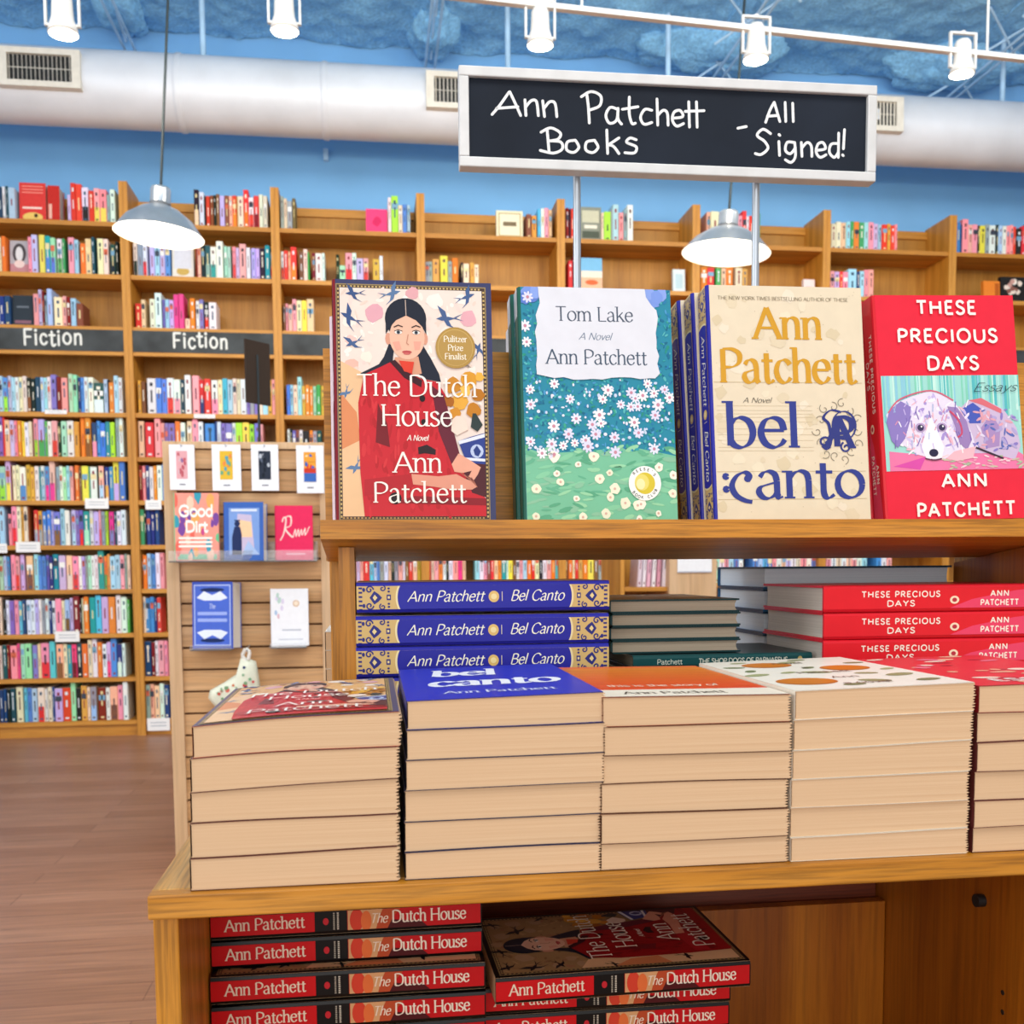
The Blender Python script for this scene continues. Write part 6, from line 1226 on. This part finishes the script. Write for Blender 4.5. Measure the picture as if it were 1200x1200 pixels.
for px, py, c, r in ((288, 802, 'c83c44', .008), (268, 808, 'd86a5c', .008), (297, 812, 'd87a50', .008), (282, 824, '2c3c6c', .014), (270, 828, '24305c', .013), (262, 818, '7aa078', .006), (278, 812, '6a9a74', .006), (294, 795, '78a884', .006), (258, 812, 'c85a50', .006), (292, 828, '3a4c80', .01), (286, 790, '88b08c', .005)):
    x, z = rr2(px, py); d.blob(x, z, r, c, 0, 8, .3, 1, R_)
for _ in range(60):
    u_, v_ = R_.uniform(min(p[0] for p in out), max(p[0] for p in out)), R_.uniform(min(p[1] for p in out), max(p[1] for p in out))
    if ins(u_, v_): spot(u_, v_, R_.uniform(.004, .008), R_.choice(['c83c44', '7aa078', 'd87a50', '2c3c6c', 'd8a0a0', '88b08c']), 0)
mb.build('stocking_body', plain('cloth_base', 'dfe2cf', .9) if False else MATTE, t)
mb = MB(); pts = [rr2(*p) for p in ((288, 775), (284, 768), (288, 760), (293, 764), (291, 773))]
for a, c in zip(pts[:-1], pts[1:]): mb.tube((a[0], -.005, a[1]), (c[0], -.005, c[1]), .006, 8)
mb.build('white_tie', WHITE, t)
mb = MB(); a = rr2(290, 762); mb.tube((a[0], .056, a[1] + .012), (a[0], -.02, a[1]), .0025, 6); mb.build('hook', STEEL, t)
# dark sign panel on a thin pole above the stand
xp, zp = rpx(304, 515, RYY + .1); xq, zq = rpx(304, 440, RYY + .1); hh_ = on_y(304, 398, RYY + .1).z - on_y(304, 478, RYY + .1).z
t = thing('stand_top_sign', 'dark sign panel turned sideways on a thin pole above the slatwall stand', 'sign', (xp, RYY + .1, 1.405))
mb = MB(); mb.tube((0, 0, -.003), (0, 0, zq - 1.405 + hh_ * .3), .004, 8); mb.build('pole', CORD, t)
mb = MB(); mb.box((-.006, -.05, zq - 1.405 - hh_ * .42), (-.0005 + .0, .055, zq - 1.405 + hh_ * .5), '3a2e26')
d = Draw(mb, lambda u, v, h: (-.006 - h, -u, v), step=.0005, lift0=.0005)
zc = zq - 1.405
for k, q in enumerate((.1, -.02, -.14)):
    text(d, ['BOOK', 'CLUB', 'PICKS'][k] if False else 'AAAA'[:0] or 'III', 0, zc + q * .2, .02, 'b8aca0', 0, w=.14, align='c', width=.06)
mb.build('sign_panel', MATTE, t); t.rotation_euler = (0, 0, rad(-42))

# ---------------------------------------------------------------- low island bookcase glimpsed under the ledge
IY = 4.6
a, c = on_y(727, 660, IY), on_y(838, 720, IY); mid = on_y(783, 660, IY).x; zt_ = on_y(760, 640, IY).z; zs = on_y(755, 688, IY).z
t = thing('low_island_bookcase', 'low oak island bookcase with plain tan end panel, glimpsed under the ledge', 'bookcase', (a.x, IY, 0))
def ip(name, lo, hi, mat): return box(name, tuple(lo[i] - (a.x, IY, 0)[i] for i in range(3)), tuple(hi[i] - (a.x, IY, 0)[i] for i in range(3)), mat, t, .002)
ip('end_panel', (mid, IY - .02, 0), (c.x, IY + .4, zt_), SLATF); ip('side_panel', (a.x, IY, 0), (a.x + .02, IY + .4, zt_), CASEZ); ip('back_panel', (a.x + .02, IY + .38, 0), (mid, IY + .4, zt_), CASEB)
for z_ in (zs, zs - .3, .08): ip('shelf', (a.x + .02, IY + .01, z_ - .02), (mid, IY + .38, z_), CASEX)
for k, (px, cc_, w_) in enumerate(((746, 'e0d0dc', .02), (752, 'f0e8f0', .016), (757, 'e8b4c8', .018), (763, 'f4f0f4', .018), (769, 'e8a8bc', .016), (775, 'f0e4ec', .018))):
    x = on_y(px, 680, IY + .05).x; mb = MB(); shelf_book(mb, 0, 0, 0, w_, .2, .15, cc_, None, random.Random(k), .06); tag(mb.build('shelved_book', SPINE, None, 0, (x, IY + .04, zs + .0005)), '%s pale leaning book on the island bookcase under the ledge, %s' % (('lilac', 'white', 'pink', 'white', 'rose', 'pale')[k], ords[k] + ' from its open end'), 'book', 'pale books on the island bookcase')
x1_, x2_ = on_y(792, 670, IY).x, on_y(832, 670, IY).x
mb = MB(); mb.box((0, 0, 0), (x2_ - x1_, .16, on_y(800, 656, IY).z - on_y(800, 671, IY).z), 'eceef2'); zz1 = on_y(800, 671, IY).z
t2 = thing('sign_holder', 'white notice card fixed on the tan island end panel', 'card', (x1_, IY - .026, zz1)); mb = MB(); mb.box((0, 0, 0), (x2_ - x1_, .004, on_y(800, 652, IY).z - zz1), 'eceef2'); mb.build('card', MATTE, t2)
mb = MB(); mb.box((.002, -.001, .0), (x2_ - x1_ - .002, -.0002, .006), 'b8bcc8'); mb.build('holder_lip', MATTE, t2)
